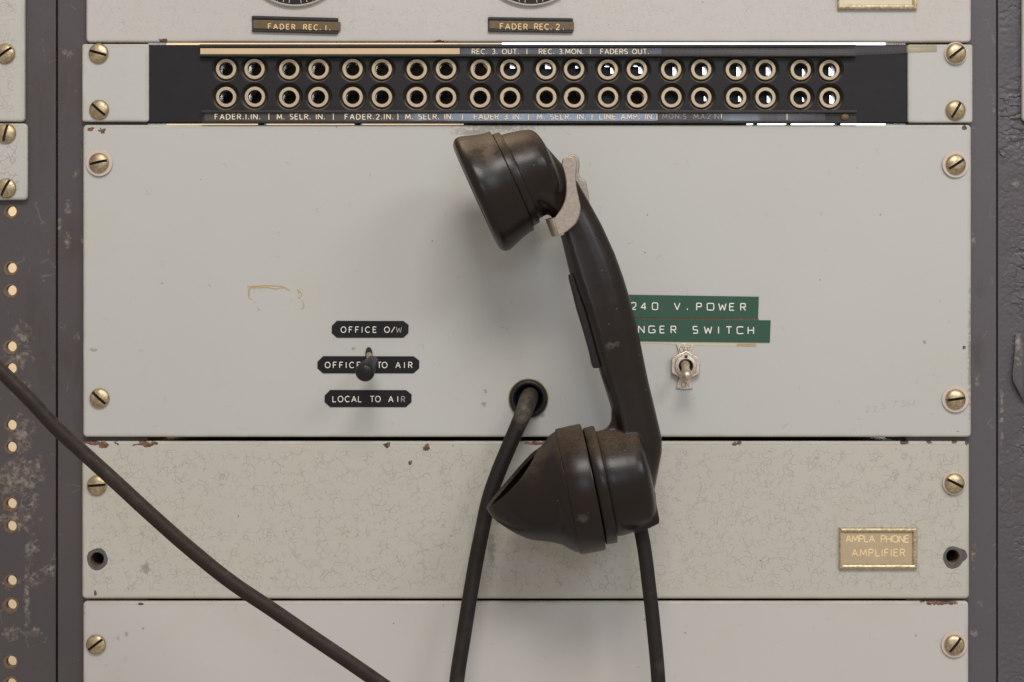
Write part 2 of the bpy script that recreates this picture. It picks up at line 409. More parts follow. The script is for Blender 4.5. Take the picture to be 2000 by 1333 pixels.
# ------------------------------------------------------------------ stroke lettering
def glyph_table(nn):
    def sup(cx, cy, rx, ry, a0, a1, k=14):
        out = []
        for i in range(k + 1):
            a = R(a0 + (a1 - a0) * i / k); c, s_ = math.cos(a), math.sin(a); e = 2 / nn
            out.append((cx + rx * math.copysign(abs(c) ** e, c), cy + ry * math.copysign(abs(s_) ** e, s_)))
        return out
    Pp = [(0, 0), (0, 1), (.3, 1)] + sup(.3, .74, .32, .26, 90, -90) + [(0, .48)]
    return {
        'A': (.8, [[(0, 0), (.4, 1), (.8, 0)], [(.13, .33), (.67, .33)]]),
        'C': (.78, [sup(.44, .5, .44, .5, 48, 312, 18)]),
        'D': (.74, [[(0, 0), (0, 1), (.24, 1)] + sup(.24, .5, .5, .5, 90, -90) + [(0, 0)]]),
        'E': (.58, [[(.58, 1), (0, 1), (0, 0), (.58, 0)], [(0, .52), (.5, .52)]]),
        'F': (.56, [[(.56, 1), (0, 1), (0, 0)], [(0, .52), (.46, .52)]]),
        'G': (.82, [sup(.42, .5, .42, .5, 48, 350, 18) + [(.82, .45), (.5, .45)]]),
        'H': (.72, [[(0, 0), (0, 1)], [(.72, 0), (.72, 1)], [(0, .5), (.72, .5)]]),
        'I': (.04, [[(.02, 0), (.02, 1)]]),
        'L': (.55, [[(0, 1), (0, 0), (.55, 0)]]),
        'M': (.92, [[(0, 0), (.09, 1), (.46, .2), (.83, 1), (.92, 0)]]),
        'N': (.74, [[(0, 0), (0, 1), (.74, 0), (.74, 1)]]),
        'O': (.88, [sup(.44, .5, .44, .5, 90, 450, 26)]),
        '0': (.70, [sup(.35, .5, .35, .5, 90, 450, 26)]),
        'P': (.62, [Pp]), 'R': (.64, [Pp, [(.3, .48), (.64, 0)]]),
        'S': (.60, [sup(.30, .75, .28, .25, 35, 270) + sup(.30, .25, .30, .25, 90, -145)]),
        'T': (.70, [[(0, 1), (.7, 1)], [(.35, 1), (.35, 0)]]),
        'U': (.70, [[(0, 1), (0, .33)] + sup(.35, .33, .35, .33, 180, 360) + [(.7, 1)]]),
        'V': (.74, [[(0, 1), (.37, 0), (.74, 1)]]),
        'W': (.98, [[(0, 1), (.22, 0), (.49, .8), (.76, 0), (.98, 1)]]),
        '1': (.10, [[(.05, 0), (.05, 1)]]),
        '2': (.60, [sup(.30, .72, .29, .28, 165, -35) + [(0, 0), (.6, 0)]]),
        '3': (.58, [sup(.27, .76, .26, .24, 140, -90) + sup(.27, .26, .30, .26, 90, -140)]),
        '4': (.66, [[(.5, 0), (.5, 1), (0, .28), (.66, .28)]]),
        '5': (.58, [[(.52, 1), (.06, 1), (.03, .56)] + sup(.27, .32, .30, .32, 110, -140)]),
        '6': (.58, [[(.46, 1), (.10, .5)] + sup(.29, .3, .28, .3, 150, 510)]),
        '7': (.58, [[(0, 1), (.58, 1), (.18, 0)]]),
        '/': (.60, [[(0, 0), (.6, 1)]]), '.': (.12, [[(.0, .08), (.12, .08)]]), '|': (.02, [[(.01, -.12), (.01, 1.12)]]),
        ' ': (.40, []),
    }
GLY = {2: glyph_table(2), 5: glyph_table(5)}
def lettering(words, m, parent, d, rad_px, style=2, slope=0.0, name='lettering', flat=.5, wscale=1.0, gap=.22, jit=0.0, kind=None):
    """words: (text, x0, x1, baseline_y, height) in photo pixels; letters are stretched evenly to end at x1 (None: natural)"""
    cu = bpy.data.curves.new(name, 'CURVE'); cu.dimensions = '3D'; cu.bevel_depth = rad_px * S; cu.bevel_resolution = 2; cu.use_fill_caps = True
    c = P(words[0][1], words[0][3], d)
    rn = random.Random(len(words) * 7 + int(words[0][1]))
    for text, x0, x1, yb, h in words:
        ws = [GLY[style][ch][0] * h * wscale for ch in text]; g = gap * h
        if x1 is not None:
            tot = sum(ws); k = len(text) - 1
            if k: g = (x1 - x0 - tot) / k
            if k and g < .1 * h:
                f = (x1 - x0) / (tot + k * .16 * h); ws = [q * f for q in ws]; g = .16 * h * f
        x = x0
        for ch, wd in zip(text, ws):
            g0 = GLY[style][ch]; sx = wd / g0[0]
            jy = rn.uniform(-jit, jit)
            for full in g0[1]:
                runs = [[full[0]]]
                for i in range(1, len(full)):
                    runs[-1].append(full[i])
                    if i < len(full) - 1:
                        a = Vector(full[i]) - Vector(full[i - 1]); b_ = Vector(full[i + 1]) - Vector(full[i])
                        if a.length > 1e-6 and b_.length > 1e-6 and a.angle(b_) > .6: runs.append([full[i]])
                for pl in runs:
                    sp = cu.splines.new('POLY'); sp.points.add(len(pl) - 1)
                    for q, (u, vv) in zip(sp.points, pl):
                        X = x + u * sx; Y = yb - vv * h + slope * (X - x0) + jy
                        w_ = P(X, Y, d) - c; q.co = (w_.x, w_.y, w_.z, 1)
                        if ch == '.': q.radius = 1.5
            x += wd + g
    me = curve_mesh(cu, name)
    me.transform(Matrix.Diagonal((1, flat, 1, 1)))
    shade(me, 60)
    o = put(name, me, parent, c, m)
    if kind: o['kind'] = kind
    return o
def strokes(name, polys, m, parent, d, rad_px, flat=.15, label=None):
    cu = bpy.data.curves.new(name, 'CURVE'); cu.dimensions = '3D'; cu.bevel_depth = rad_px * S; cu.bevel_resolution = 1; cu.use_fill_caps = True
    c = P(polys[0][0][0], polys[0][0][1], d)
    for pl in polys:
        sp = cu.splines.new('POLY'); sp.points.add(len(pl) - 1)
        for q, p in zip(sp.points, pl):
            w_ = P(p[0], p[1], d) - c; q.co = (w_.x, w_.y, w_.z, 1)
            if len(p) > 2: q.radius = p[2]
    me = curve_mesh(cu, name); me.transform(Matrix.Diagonal((1, flat, 1, 1)))
    return put(name, shade(me, 60), parent, c, m, label)

# ------------------------------------------------------------------ behind the racks: wall and window
wl = tag(put('back_wall', box_mesh('back_wall', -2.2, 0.85, -1.5, 2.2, 0.95, 1.5), None, (0, 0, 0), M['wall']), 'cream wall behind the racks, glimpsed through holes and gaps', None, kind='structure')
win = empty('window', (0.34, 0.84, 0.06), 'bright daylit window glimpsed white through the slits beside the sockets', 'window')
put('pane', box_mesh('pane', -.35, 0, 0, .36, .004, .44), win, (0.34, 0.835, 0.06), M['glow'])
fb = bmesh.new()
for a in ((-.39, -.012, -.04, .40, .006, 0), (-.39, -.012, .44, .40, .006, .48), (-.39, -.012, 0, -.35, .006, .44), (.36, -.012, 0, .40, .006, .44)): bm_box(fb, *a)
put('frame', to_mesh(fb, 'frame'), win, (0.34, 0.835, 0.06), M['rim_paint'])

# ------------------------------------------------------------------ rack uprights
T = .0035      # panel thickness
UY = T + .0002
RUST = [(38, 655, 30, 40), (35, 700, 40, 30), (36, 850, 40, 60), (40, 930, 55, 70), (14, 940, 40, 50), (62, 985, 18, 30), (30, 1015, 60, 40),
        (58, 1075, 22, 45), (49, 1170, 9, 140), (95, 1115, 28, 18), (62, 1235, 26, 20), (20, 1140, 26, 22), (40, 765, 26, 30), (70, 910, 14, 30), (20, 1240, 30, 22), (62, 1135, 30, 20)]
RUST2 = [(130, 405, 10, 25), (128, 470, 12, 28), (113, 440, 7, 30), (148, 660, 10, 12), (145, 338, 12, 14), (128, 105, 18, 12), (157, 465, 6, 16)]
SMEAR = [(148, 760, 9, 150), (82, 690, 22, 90), (100, 735, 26, 60), (125, 690, 20, 70), (120, 160, 40, 100), (60, 600, 18, 80), (130, 470, 50, 60), (75, 240, 30, 120)]
GREY = (.066, .055, .056)
M['upright'] = frame_paint('grey_enamel', GREY, RUST2, SMEAR)
M['upright_holes'] = frame_paint('grey_enamel_scuffed', GREY, RUST, SMEAR, (1, 2, 3))
M['upright_r'] = frame_paint('grey_enamel_worn', (.083, .073, .077), [(1905, 1085, 10, 40), (1905, 1240, 12, 14), (1903, 470, 8, 30), (1912, 745, 8, 20), (1945, 210, 6, 40), (1904, 250, 12, 5)], [(1915, 690, 18, 40), (1920, 560, 14, 26)], (4, 1, 6))
def upright(x0, x1, m, parent, holes=(), y=UY):
    """U channel: front face with holes and two side flanges running back"""
    cpx = ((x0 + x1) / 2, 666.5); c = P(*cpx)
    k = S; a = (x0 - cpx[0]) * k; b = (x1 - cpx[0]) * k; H = .40
    hl = [circ((hx - cpx[0]) * k, (666.5 - hy) * k, hr * k, 28) for hx, hy, hr in holes]
    me = plate('upright', rrect(a, -H, b, H, .0012, 3), .0042, .0006, hl, 2)
    bm = bmesh.new(); bm.from_mesh(me)
    bm_box(bm, a + .0001, .0038, -H + .002, a + .0040, .055, H - .002)
    bm_box(bm, b - .0040, .0038, -H + .002, b - .0001, .055, H - .002)
    bm.to_mesh(me); bm.free(); shade(me, 35)
    return put('upright', me, parent, Vector((c.x, y, 0)), m)
rack = empty('equipment_rack', P(1030, 2050) + Vector((0, UY, 0)), 'tall grey steel rack whose two uprights carry the pale panels', 'rack', 'grey steel racks side by side')
upright(109, 286, M['upright'], rack, [(190, 1092, 13.2)])
upright(1772, 1950, M['upright_r'], rack, [(1861, 1087, 13.2)])
nrack = empty('equipment_rack', P(0, 2050) + Vector((0, UY, 0)), 'grey rack upright pierced by a column of small round holes, rust scuffed', 'rack', 'grey steel racks side by side')
HY = [412, 523, 567, 677, 720, 831, 874, 985, 1029, 1136, 1183, 1294, 1338]
upright(-110, 105.5, M['upright_holes'], nrack, [(19, y, 9.9) for y in HY] + [(19, y, 9.9) for y in (1448, 1492)])
rn = random.Random(3)
for y in HY:
    c = P(18.5, y) + Vector((0, UY - .00025, 0))
    rim = plate('hole_rim', circ(-.0003, -.0004, (14.2 + rn.uniform(-1.5, 2)) * S, 22, .9 * S, y), .0003, .00004, [circ(0.00014, 0, 10.1 * S, 22)], 1)
    put('hole_rim', rim, nrack, c, M['rust_ring'])
# right-hand neighbour: upright with lifted, cracked paint modelled as relief
prack = empty('equipment_rack', P(2100, 2050) + Vector((0, UY, 0)), 'dark grey rack upright with cracked and peeling paint', 'rack', 'grey steel racks side by side')
M['peeling'] = frame_paint('cracked_dark_enamel', (.078, .069, .073), [(1990, 690, 14, 60), (1962, 300, 10, 14), (1985, 360, 14, 10), (1990, 870, 10, 14), (1960, 820, 6, 100)], [], (7, 3, 1), .30)
def peel():
    bm = bmesh.new(); nx, nz = 56, 900
    x0, x1 = 1952.5, 2060; z0, z1 = -40, 1380
    g = []
    for j in range(nz + 1):
        row = []
        for i in range(nx + 1):
            px = x0 + (x1 - x0) * i / nx; py = z0 + (z1 - z0) * j / nz
            q = Vector((px / 26 + .35 * mnoise.noise(Vector((px / 17, py / 17, 1))), py / 21 + .35 * mnoise.noise(Vector((px / 15, py / 15, 5))), 0))
            ds, ps = mnoise.voronoi(q)
            rn_ = mnoise.noise(ps[0] * 3.7)
            am = max(0, mnoise.noise(Vector((px / 120 + 3, py / 150, 2))) + .42 + (px - 1975) / 150)
            vx, vy = q.x - ps[0].x, q.y - ps[0].y
            ed = ds[1] - ds[0]
            curl = max(0, .55 - ed) ** 1.5
            h = am * (1.3 * curl * (0.4 + rn_) + .55 * (vx * rn_ + vy * (1.0 + rn_))) + .16 * mnoise.noise(Vector((px / 7, py / 7, 9)))
            if ed < .06: h -= .7 * am
            h += .3 * mnoise.noise(Vector((px / 40, py / 60, 4)))
            edge = min(1, (px - x0) / 6)
            p = P(px, py)
            row.append(bm.verts.new((p.x, -h * .00105 * edge, p.z)))
        g.append(row)
    for j in range(nz):
        for i in range(nx): bm.faces.new((g[j][i], g[j][i + 1], g[j + 1][i + 1], g[j + 1][i]))
    for f in bm.faces: f.normal_update()
    bm.verts.ensure_lookup_table()
    # side return
    c0 = [r[0] for r in g]; bk = [bm.verts.new((v.co.x, v.co.y + .06, v.co.z)) for v in c0]
    for j in range(nz): bm.faces.new((c0[j + 1], bk[j + 1], bk[j], c0[j]))
    me = to_mesh(bm, 'upright', 40)
    return put('upright', me, prack, (0, UY - .0002, 0), M['peeling'])
peel()
def flake(pts, lift, seed):
    """a curled flake of paint: outline in photo pixels, free edge lifted"""
    c = P(sum(p[0] for p in pts) / len(pts), sum(p[1] for p in pts) / len(pts))
    bm = bmesh.new(); rn_ = random.Random(seed)
    inner = []; outer = []
    for (x, y, l) in pts:
        p = P(x, y) - c
        outer.append(bm.verts.new((p.x, -l * lift - .0003, p.z)))
        inner.append(bm.verts.new((p.x * .5, -l * lift * .35 - .0003, p.z * .5)))
    n = len(pts)
    for i in range(n): bm.faces.new((outer[i], outer[(i + 1) % n], inner[(i + 1) % n], inner[i]))
    bm.faces.new(inner)
    me = to_mesh(bm, 'paint_flake', 60)
    me = mod_mesh(me, [('SOLIDIFY', dict(thickness=.00025))], 'paint_flake')
    return put('paint_flake', me, prack, c + Vector((0, UY - .0005, 0)), M['peeling'])
flake([(1986, 652, .3), (1999, 650, .2), (2006, 700, .3), (2004, 790, .4), (1999, 782, .8), (1990, 765, 1), (1979, 745, 1.1), (1978, 730, 1), (1982, 700, .9), (1983, 672, .6)], .0022, 1)
flake([(1955, 291, .1), (1961, 293, .3), (1968, 302, .9), (1962, 305, .8), (1956, 300, .3)], .0009, 2)

# ------------------------------------------------------------------ brass screws
def screw_mesh():
    r = 19.6 * S; hgt = .0029
    bm = bmesh.new()
    prof = [(0, r * .97), (.0005, r)]
    for i in range(1, 9):
        a = R(90 * i / 8); prof.append((.0005 + (hgt - .0005) * math.sin(a), r * math.cos(a) if i < 8 else 0))
    revolve_bm(bm, prof, axis_y(), 40)
    me = to_mesh(bm, 'screw', 40)
    cb = box_mesh('cut', -r * .88, -.006, -.00072, r * .88, -.00125, .00072)
    me.materials.append(M['brass']); cb.materials.append(M['slot'])
    co = bpy.data.objects.new('cut', cb); COL.objects.link(co)
    out = mod_mesh(me, [('BOOLEAN', dict(object=co, operation='DIFFERENCE', solver='EXACT', material_mode='TRANSFER'))], 'screw')
    bpy.data.objects.remove(co)
    return shade(out, 35)
SCREW = screw_mesh()
bm = bmesh.new(); revolve_bm(bm, [(.0, 18 * S), (.0, 25.6 * S), (.0006, 26.2 * S), (.0011, 25.4 * S), (.0011, 18 * S)], axis_y(), 40, False, False)
WASHER = to_mesh(bm, 'washer', 40)
WASHER.materials.append(M['washer'])
def screw(parent, px, py, ang, washer=0, sc=1.0):
    lift = .0011 if washer else 0.0
    o = put('screw', SCREW, parent, P(px, py) + Vector((0, -lift - .00005, 0)))
    o.rotation_euler = (R(random.uniform(-3, 3)), R(-ang), R(random.uniform(-3, 3)))
    o.scale = (sc, 1, sc)
    if washer:
        wo = put('washer', WASHER, o, P(px, py) + Vector((0, -lift - .00005, 0)))
        wo.location = (0, lift, 0); wo.scale = (washer, 1, washer)
    return o
# ang: counter-clockwise positive as seen in the photo

# ------------------------------------------------------------------ panels
def panel(name, rect, label, cat, m, holes=(), corner=8, bev=.0011):
    x0, y0, x1, y1 = rect
    c = P((x0 + x1) / 2, (y0 + y1) / 2)
    e = empty(name, P((x0 + x1) / 2, y1), label, cat, 'pale panels screwed to the racks')
    hl = [circ(P(a, b).x - c.x, P(a, b).z - c.z, r * S, 36) for a, b, r in holes]
    hx, hz = (x1 - x0) / 2 * S, (y1 - y0) / 2 * S
    put('plate', plate('plate', rrect(-hx, -hz, hx, hz, corner * S, 6), T, bev, hl, 4), e, c, m)
    return e
# --- top panel with the two fader dials
r_ = (168, -140, 1897, 82.8)
top = panel('fader_panel', r_, 'pale grey panel with two black dials above the socket strip', 'rack panel',
            panel_paint('fader_paint', r_, (.512, .476, .436), .16, 260, [(318, 80, 14, 6), (860, 82, 30, 5)], (2, 5, 1), peel=.00006))
def dial(cx, cy):
    c = P(cx, cy)
    o = put('dial', None or (lambda b: (revolve_bm(b, [(0, 104 * S), (.0012, 104 * S), (.0012, 0)], axis_y(), 96), to_mesh(b, 'dial'))[1])(bmesh.new()), top, c, M['black_metal'])
    b = bmesh.new(); revolve_bm(b, [(0, 103.6 * S), (.0018, 103.6 * S), (.0023, 105.2 * S), (.0020, 107 * S), (0, 107.6 * S)], axis_y(), 96, False, False)
    put('rim', to_mesh(b, 'rim'), o, c, M['rim_paint'])
    b = bmesh.new()
    for i in range(1, 54):
        a = 2 * math.pi * i / 54 - math.pi / 2; u = Vector((math.cos(a), 0, math.sin(a))); t = Vector((-u.z, 0, u.x)) * .45 * S
        r0 = 90 if i % 5 else 84
        q = [u * r0 * S - t, u * 101 * S - t, u * 101 * S + t, u * r0 * S + t]
        lo = [b.verts.new(v + Vector((0, -.0012, 0))) for v in q]; hi = [b.verts.new(v + Vector((0, -.0014, 0))) for v in q]
        b.faces.new(hi)
        for k in range(4): b.faces.new((lo[k], lo[(k + 1) % 4], hi[(k + 1) % 4], hi[k]))
    put('tick_mark', to_mesh(b, 'tick_mark'), o, c, M['letter_cream'])
    b = bmesh.new(); revolve_bm(b, [(.0012, 42 * S), (.012, 40 * S), (.0135, 37 * S), (.0135, 0)], axis_y(), 48)
    put('knob', to_mesh(b, 'knob'), o, c, M['rubber'])
dial(577, -93); dial(1037, -94)
def holder(parent, x0, y0, x1, y1, slope, words, label, seed, over):
    """dark channel with two rolled rails and a bronze label slid into it"""
    def Q(x, y, d=0): return P(x, y + slope * (x - x0), d)
    c = Q(x0, y1)
    bm = bmesh.new()
    def bar(xa, ya, xb, yb, d0, d1, bev=.0):
        vs = []
        for d in (d1, d0):
            for x, y in ((xa, yb), (xb, yb), (xb, ya), (xa, ya)): 
                p = Q(x, y) - c; vs.append(bm.verts.new((p.x, -d, p.z)))
        fs = [bm.faces.new([vs[i] for i in f]) for f in ((0, 1, 2, 3), (7, 6, 5, 4), (0, 4, 5, 1), (1, 5, 6, 2), (2, 6, 7, 3), (3, 7, 4, 0))]
        if bev: bmesh.ops.bevel(bm, geom=list({e for f in fs for e in f.edges}), offset=bev, segments=2, affect='EDGES')
    H = y1 - y0
    bar(x0, y0, x1, y1, 0, .0006)
    bar(x0, y0, x1, y0 + H * .22, .0005, .0021, .0005)
    bar(x0, y1 - H * .13, x1, y1 + 1, .0005, .0019, .0004)
    o = put('label_holder', to_mesh(bm, 'label_holder'), parent, c, M['rail'], label)
    bm = bmesh.new(); bar(x0 + 3, y0 + H * .25, x1 + over, y1 - H * .18, .0007, .0014, .0001)
    put('label_plate', to_mesh(bm, 'label_plate'), o, c, M['bronze'])
    lettering(words, M['letter_gold'], o, .00145, .98, 2, slope, jit=.25)
    return o
holder(top, 492.5, 32, 661, 62, .027, [('FADER', 524, 576, 56.5, 9.6), ('REC.', 593, 626, 58.2, 9.6), ('1.', 636, 645, 59.4, 9.6)], 'bronze label reading FADER REC. 1.', 1, 4.5)
holder(top, 953, 34.5, 1119, 62, .015, [('FADER', 977, 1030, 57.2, 10.6), ('REC.', 1044, 1077, 57.8, 10.6), ('2.', 1086, 1101, 58.2, 10.6)], 'bronze label reading FADER REC. 2.', 2, 2)
def nameplate(parent, x0, y0, x1, y1, inner, lines, label):
    c = P((x0 + x1) / 2, (y0 + y1) / 2)
    o = put('nameplate', box_mesh('nameplate', (x0 - (x0 + x1) / 2 + 2) * S, -.0011, -((y1 - y0) / 2 - 2) * S, ((x1 - x0) / 2 - 2) * S, 0, ((y1 - y0) / 2 - 2) * S), parent, c, inner, label)
    bm = bmesh.new()
    X0, X1, Z0, Z1 = (x0 - x1) / 2 * S, (x1 - x0) / 2 * S, -(y1 - y0) / 2 * S, (y1 - y0) / 2 * S
    # mitred rails with a rounded section
    sec = [(0, 0), (0, .0016), (.0006, .0024), (.0014, .0026), (.0022, .0022), (.0026, .0013)]
    def rail(a, b, inw, m0=1, m1=1):
        al = (b - a).normalized(); rows = []
        for s_, t in sec: rows.append((bm.verts.new(a + inw * s_ + al * s_ * m0 + Vector((0, -t, 0))), bm.verts.new(b + inw * s_ - al * s_ * m1 + Vector((0, -t, 0)))))
        for p, q in zip(rows, rows[1:]): bm.faces.new((p[0], p[1], q[1], q[0]))
        for k in (0, 1): bm.faces.new([r[k] for r in rows])
    V = lambda x, z: Vector((x, 0, z))
    rail(V(X0, Z1), V(X1, Z1), V(0, -1)); rail(V(X0, Z0), V(X1, Z0), V(0, 1))
    rail(V(X1, Z0), V(X1, Z1), V(-1, 0))
    sec = [(0, 0), (0, .0017), (.0004, .0021), (.0009, .0018), (.0009, .0011)]
    rail(V(X0, Z0), V(X0, Z1), V(1, 0), .4, .4)
    put('frame', to_mesh(bm, 'frame', 30), o, c, M['gold'])
    if lines: lettering(lines, M['letter_pale'], o, .00112, 1.3, 2, 0, jit=.15)
    return o
nameplate(top, 1635, -60, 1790, 20, M['plate_cream'], [], 'brass framed cream nameplate cut by the top edge')

# --- jack strip
JX = [440, 496, 564, 621, 688, 745, 813, 871, 938, 996, 1067, 1122, 1188, 1245, 1312, 1371, 1439, 1496, 1565, 1622]
jack = empty('jack_panel', P(1030, 240), 'black socket strip with two rows of brass ringed jacks between pale end brackets', 'jack panel')
sx0, sx1, sy0, sy1 = 286, 1776, 87.2, 239.6
c = P((sx0 + sx1) / 2, (sy0 + sy1) / 2)
JT = .0055
def jy(i, row): return (133.5 if row == 0 else 188.5) + (i / 19.) * 1.5
hl = [circ(P(x, jy(i, k)).x - c.x, P(x, jy(i, k)).z - c.z, 26.2 * S, 32) for i, x in enumerate(JX) for k in (0, 1)]
hx, hz = (sx1 - sx0) / 2 * S, (sy1 - sy0) / 2 * S
put('face_strip', plate('face_strip', rrect(-hx, -hz, hx, hz, 1.5 * S, 2), JT, .00045, hl, 2), jack, c + Vector((0, .0012, 0)), M['black_metal'])
# dusty backing behind the counterbores, pierced for the sleeves
hl = [circ(P(x, jy(i, k)).x - c.x, P(x, jy(i, k)).z - c.z, 13.5 * S, 24) for i, x in enumerate(JX) for k in (0, 1)]
n_ = NT('dusty_lit_ebonite')
zz = n_.step(n_.math('ADD', n_.xyz(n_.N())[2], n_.math('MULTIPLY', n_.math('SUBTRACT', n_.noise(500, 4), .5), .5)), .05, .75)  # dust, with the lit lower crescents of the bores painted into upward faces
M['dusty_lit'] = n_.done(n_.mix(zz, n_.mix(n_.noise(500, 4), (.012, .010, .009), (.030, .024, .018)), n_.mix(n_.noise(700, 4), (.10, .075, .048), (.20, .155, .105))), .75)
put('mounting_strip', plate('mounting_strip', rrect(-hx, -hz + .004, hx, hz - .004, 1.5 * S, 2), .003, .0003, hl, 1), jack, c + Vector((0, JT - .0012, 0)), M['dusty_lit'])
M['jack_in'] = simple('jack_bore', (.22, .21, .21), .26, .85, .4, 600)
def sleeve(L):
    b = bmesh.new()
    revolve_bm(b, [(-L, 15 * S), (.0004, 20.2 * S), (.0011, 20.2 * S), (.0014, 19.4 * S), (.0014, 14.0 * S), (.0010, 13.2 * S), (-.003, 12.6 * S), (-L, 12.6 * S), (-L, 15 * S)], axis_y(), 40, False, False)
    me = to_mesh(b, 'jack', 40)
    me.materials.append(M['jack_brass']); me.materials.append(M['jack_in'])
    for p in me.polygons:
        cc = p.center
        if math.hypot(cc.x, cc.z) < 13.0 * S and cc.y > -.0008: p.material_index = 1
    return me
SLEEVE, SLEEVE_LONG = sleeve(.010), sleeve(.017)
M['spring'] = simple('dark_spring', (.012, .012, .014), .45, .2)
def spring_mesh(boxes):
    b = bmesh.new()
    for bx in boxes: bm_box(b, *bx)
    me = to_mesh(b, 'spring_blocker'); me.materials.append(M['spring']); return me
# spring boxes shaped as blockers, leaving crescents of window light: (edge in pixels right of the bore, top edge) per jack
# (x limit, z limit) in pixels from the bore axis: open right of x and above z; an optional notch opens the top left
OPEN = {(9, 0): (0, 3), (10, 0): (-1, 2), (11, 0): (3, 3), (12, 0): (6, -7), (13, 0): (4, -7), (14, 0): (4, -11), (15, 0): (3, -10), (16, 0): (2, -12), (17, 0): (2, -10), (18, 0): (4, -12), (19, 0): (0, -10),
        (12, 1): (-3, 8), (14, 1): (-6, 8), (15, 1): (6, -6), (16, 1): (5, -7), (17, 1): (4, -9), (18, 1): (5, -6), (19, 1): (1, -10)}
NOTCH = {(12, 0): 6, (13, 0): 6}
b = bmesh.new(); revolve_bm(b, [(0, 26.6 * S), (-.0006, 25.6 * S), (-.0040, 21.6 * S), (-.0044, 20.4 * S)], axis_y(), 36, False, False)
SEAT = to_mesh(b, 'seat', 50); SEAT.materials.append(M['dusty_lit'])
rj = random.Random(11)
for i, x in enumerate(JX):
    for k in (0, 1):
        p0 = P(x + rj.uniform(-.6, .6), jy(i, k) + rj.uniform(-.5, .5)) + Vector((0, .0042, 0))
        o = put('jack', SLEEVE_LONG if i < 9 else SLEEVE, jack, p0)
        o.rotation_euler = (0, rj.uniform(0, 6.28), 0)
        st = put('seat', SEAT, o, p0); st.location = (0, -.0028, 0)
        xr = x - 1000; zr = 666.5 - jy(i, k)
        if (i, k) in OPEN:
            cx_, cz_ = OPEN[(i, k)]; dy = .0100; ox, oz = xr * dy, zr * dy
            zt = NOTCH.get((i, k), 24)
            bx = [((ox - 24) * S, dy, (oz - 24) * S, (ox + cx_) * S, dy + .002, (oz + zt) * S), ((ox - 24) * S, dy + .0004, (oz - 24) * S, (ox + 24) * S, dy + .0016, (oz + cz_) * S)]
            if zt < 20: bx.append(((ox - 24) * S, dy + .0006, (oz - 24) * S, (ox - 6) * S, dy + .0014, (oz + 24) * S))
        else:
            dy = .024; ox, oz = xr * dy, zr * dy
            bx = [((ox - 9.5 + (5 if not k else 0)) * S, dy, (oz - 40) * S, (ox + 15) * S, dy + .02, (oz + 40) * S)]
            if k: bx.append(((ox - 19) * S, dy - .002, (oz - 20) * S, (ox + 17) * S, dy - .001, (oz + 20) * S))
            elif i >= 5 or True: bx.append(((ox - 19) * S, dy + .021, (oz - 30) * S, (ox + 16) * S, dy + .023, (oz + 30) * S))
        sp = put('spring_blocker', spring_mesh(bx), o, p0)
        sp.rotation_euler = (0, -o.rotation_euler[1], 0); sp.location = (0, 0, 0)
# added dark bars behind the lower edge, blocking window light in the gap
for xa, xb in ((905, 1462), (1478, 1483), (1544, 1549), (1640, 1647), (690, 702), (500, 512)):
    put('gap_blocker', box_mesh('gap_blocker', P(xa, 0).x, .0080, P(0, 246).z, P(xb, 0).x, .030, P(0, 236).z), jack, (0, 0, 0), M['chassis'])
# end brackets
def bracket(x0, y0, x1, y1, off):
    r = (x0, y0, x1, y1); cc = P((x0 + x1) / 2, (y0 + y1) / 2)
    put('end_bracket', plate('end_bracket', rrect((x0 - x1) / 2 * S, (y0 - y1) / 2 * S, (x1 - x0) / 2 * S, (y1 - y0) / 2 * S, 5 * S, 4), T, .0009, (), 3), jack, cc, panel_paint('bracket_paint', r, PAINT, .05, 230, [], off))
bracket(160, 86, 290.5, 238, (1, 1, 8)); bracket(1773, 87, 1900, 240, (5, 2, 2))
for a in ((193, 105, -15), (194, 215, -41), (1866, 216, 60)): screw(jack, *a)
screw(jack, 1866, 105, 38, .86)
# label channels of the strip
def channel(x0, x1, y0, y1, slope, label):
    def Q(x, y): return P(x, y + slope * (x - x0))
    cc = Q(x0, y1); bm = bmesh.new()
    def bar(ya, yb, d0, d1):
        vs = []
        for d in (d1, d0):
            for x, y in ((x0, yb), (x1, yb), (x1, ya), (x0, ya)):
                p = Q(x, y) - cc; vs.append(bm.verts.new((p.x, -d, p.z)))
        for f in ((0, 1, 2, 3), (7, 6, 5, 4), (0, 4, 5, 1), (1, 5, 6, 2), (2, 6, 7, 3), (3, 7, 4, 0)): bm.faces.new([vs[i] for i in f])
    bar(y0, y1, -.0010, -.0002); bar(y0, y0 + 5.5, -.0003, .0022); bar(y1 - 4.5, y1, -.0003, .0020)
    bmesh.ops.bevel(bm, geom=list(bm.edges), offset=.0003, segments=2, affect='EDGES')
    return put('label_holder', to_mesh(bm, 'label_holder'), jack, cc, M['rail'], label)
ch1 = channel(390, 1671, 88, 111.5, 0.0, 'dark label channel above the sockets')
ch2 = channel(395, 1673, 216, 241.5, 0.0, 'dark label channel below the sockets')
def strip(parent, x0, y0, x1, y1, d0, d1, m, tilt=0.0, nseg=1, wav=0.0, name='label_strip', label=None):
    cc = P(x0, y1); bm = bmesh.new(); cols = []
    for i in range(nseg + 1):
        x = x0 + (x1 - x0) * i / nseg; o_ = wav * math.sin(i * 1.3 + x0)
        vs = []
        for (y, d) in ((y0, d1 - tilt), (y1, d1 + tilt), (y1, d0), (y0, d0)):
            p = P(x, y) - cc; vs.append(bm.verts.new((p.x, -d - o_, p.z)))
        cols.append(vs)
    for a, b_ in zip(cols, cols[1:]):
        for k in range(4): bm.faces.new((a[k], a[(k + 1) % 4], b_[(k + 1) % 4], b_[k]))
    bm.faces.new(cols[0]); bm.faces.new(cols[-1])
    return put(name, to_mesh(bm, name, 20), parent, cc, m, label)
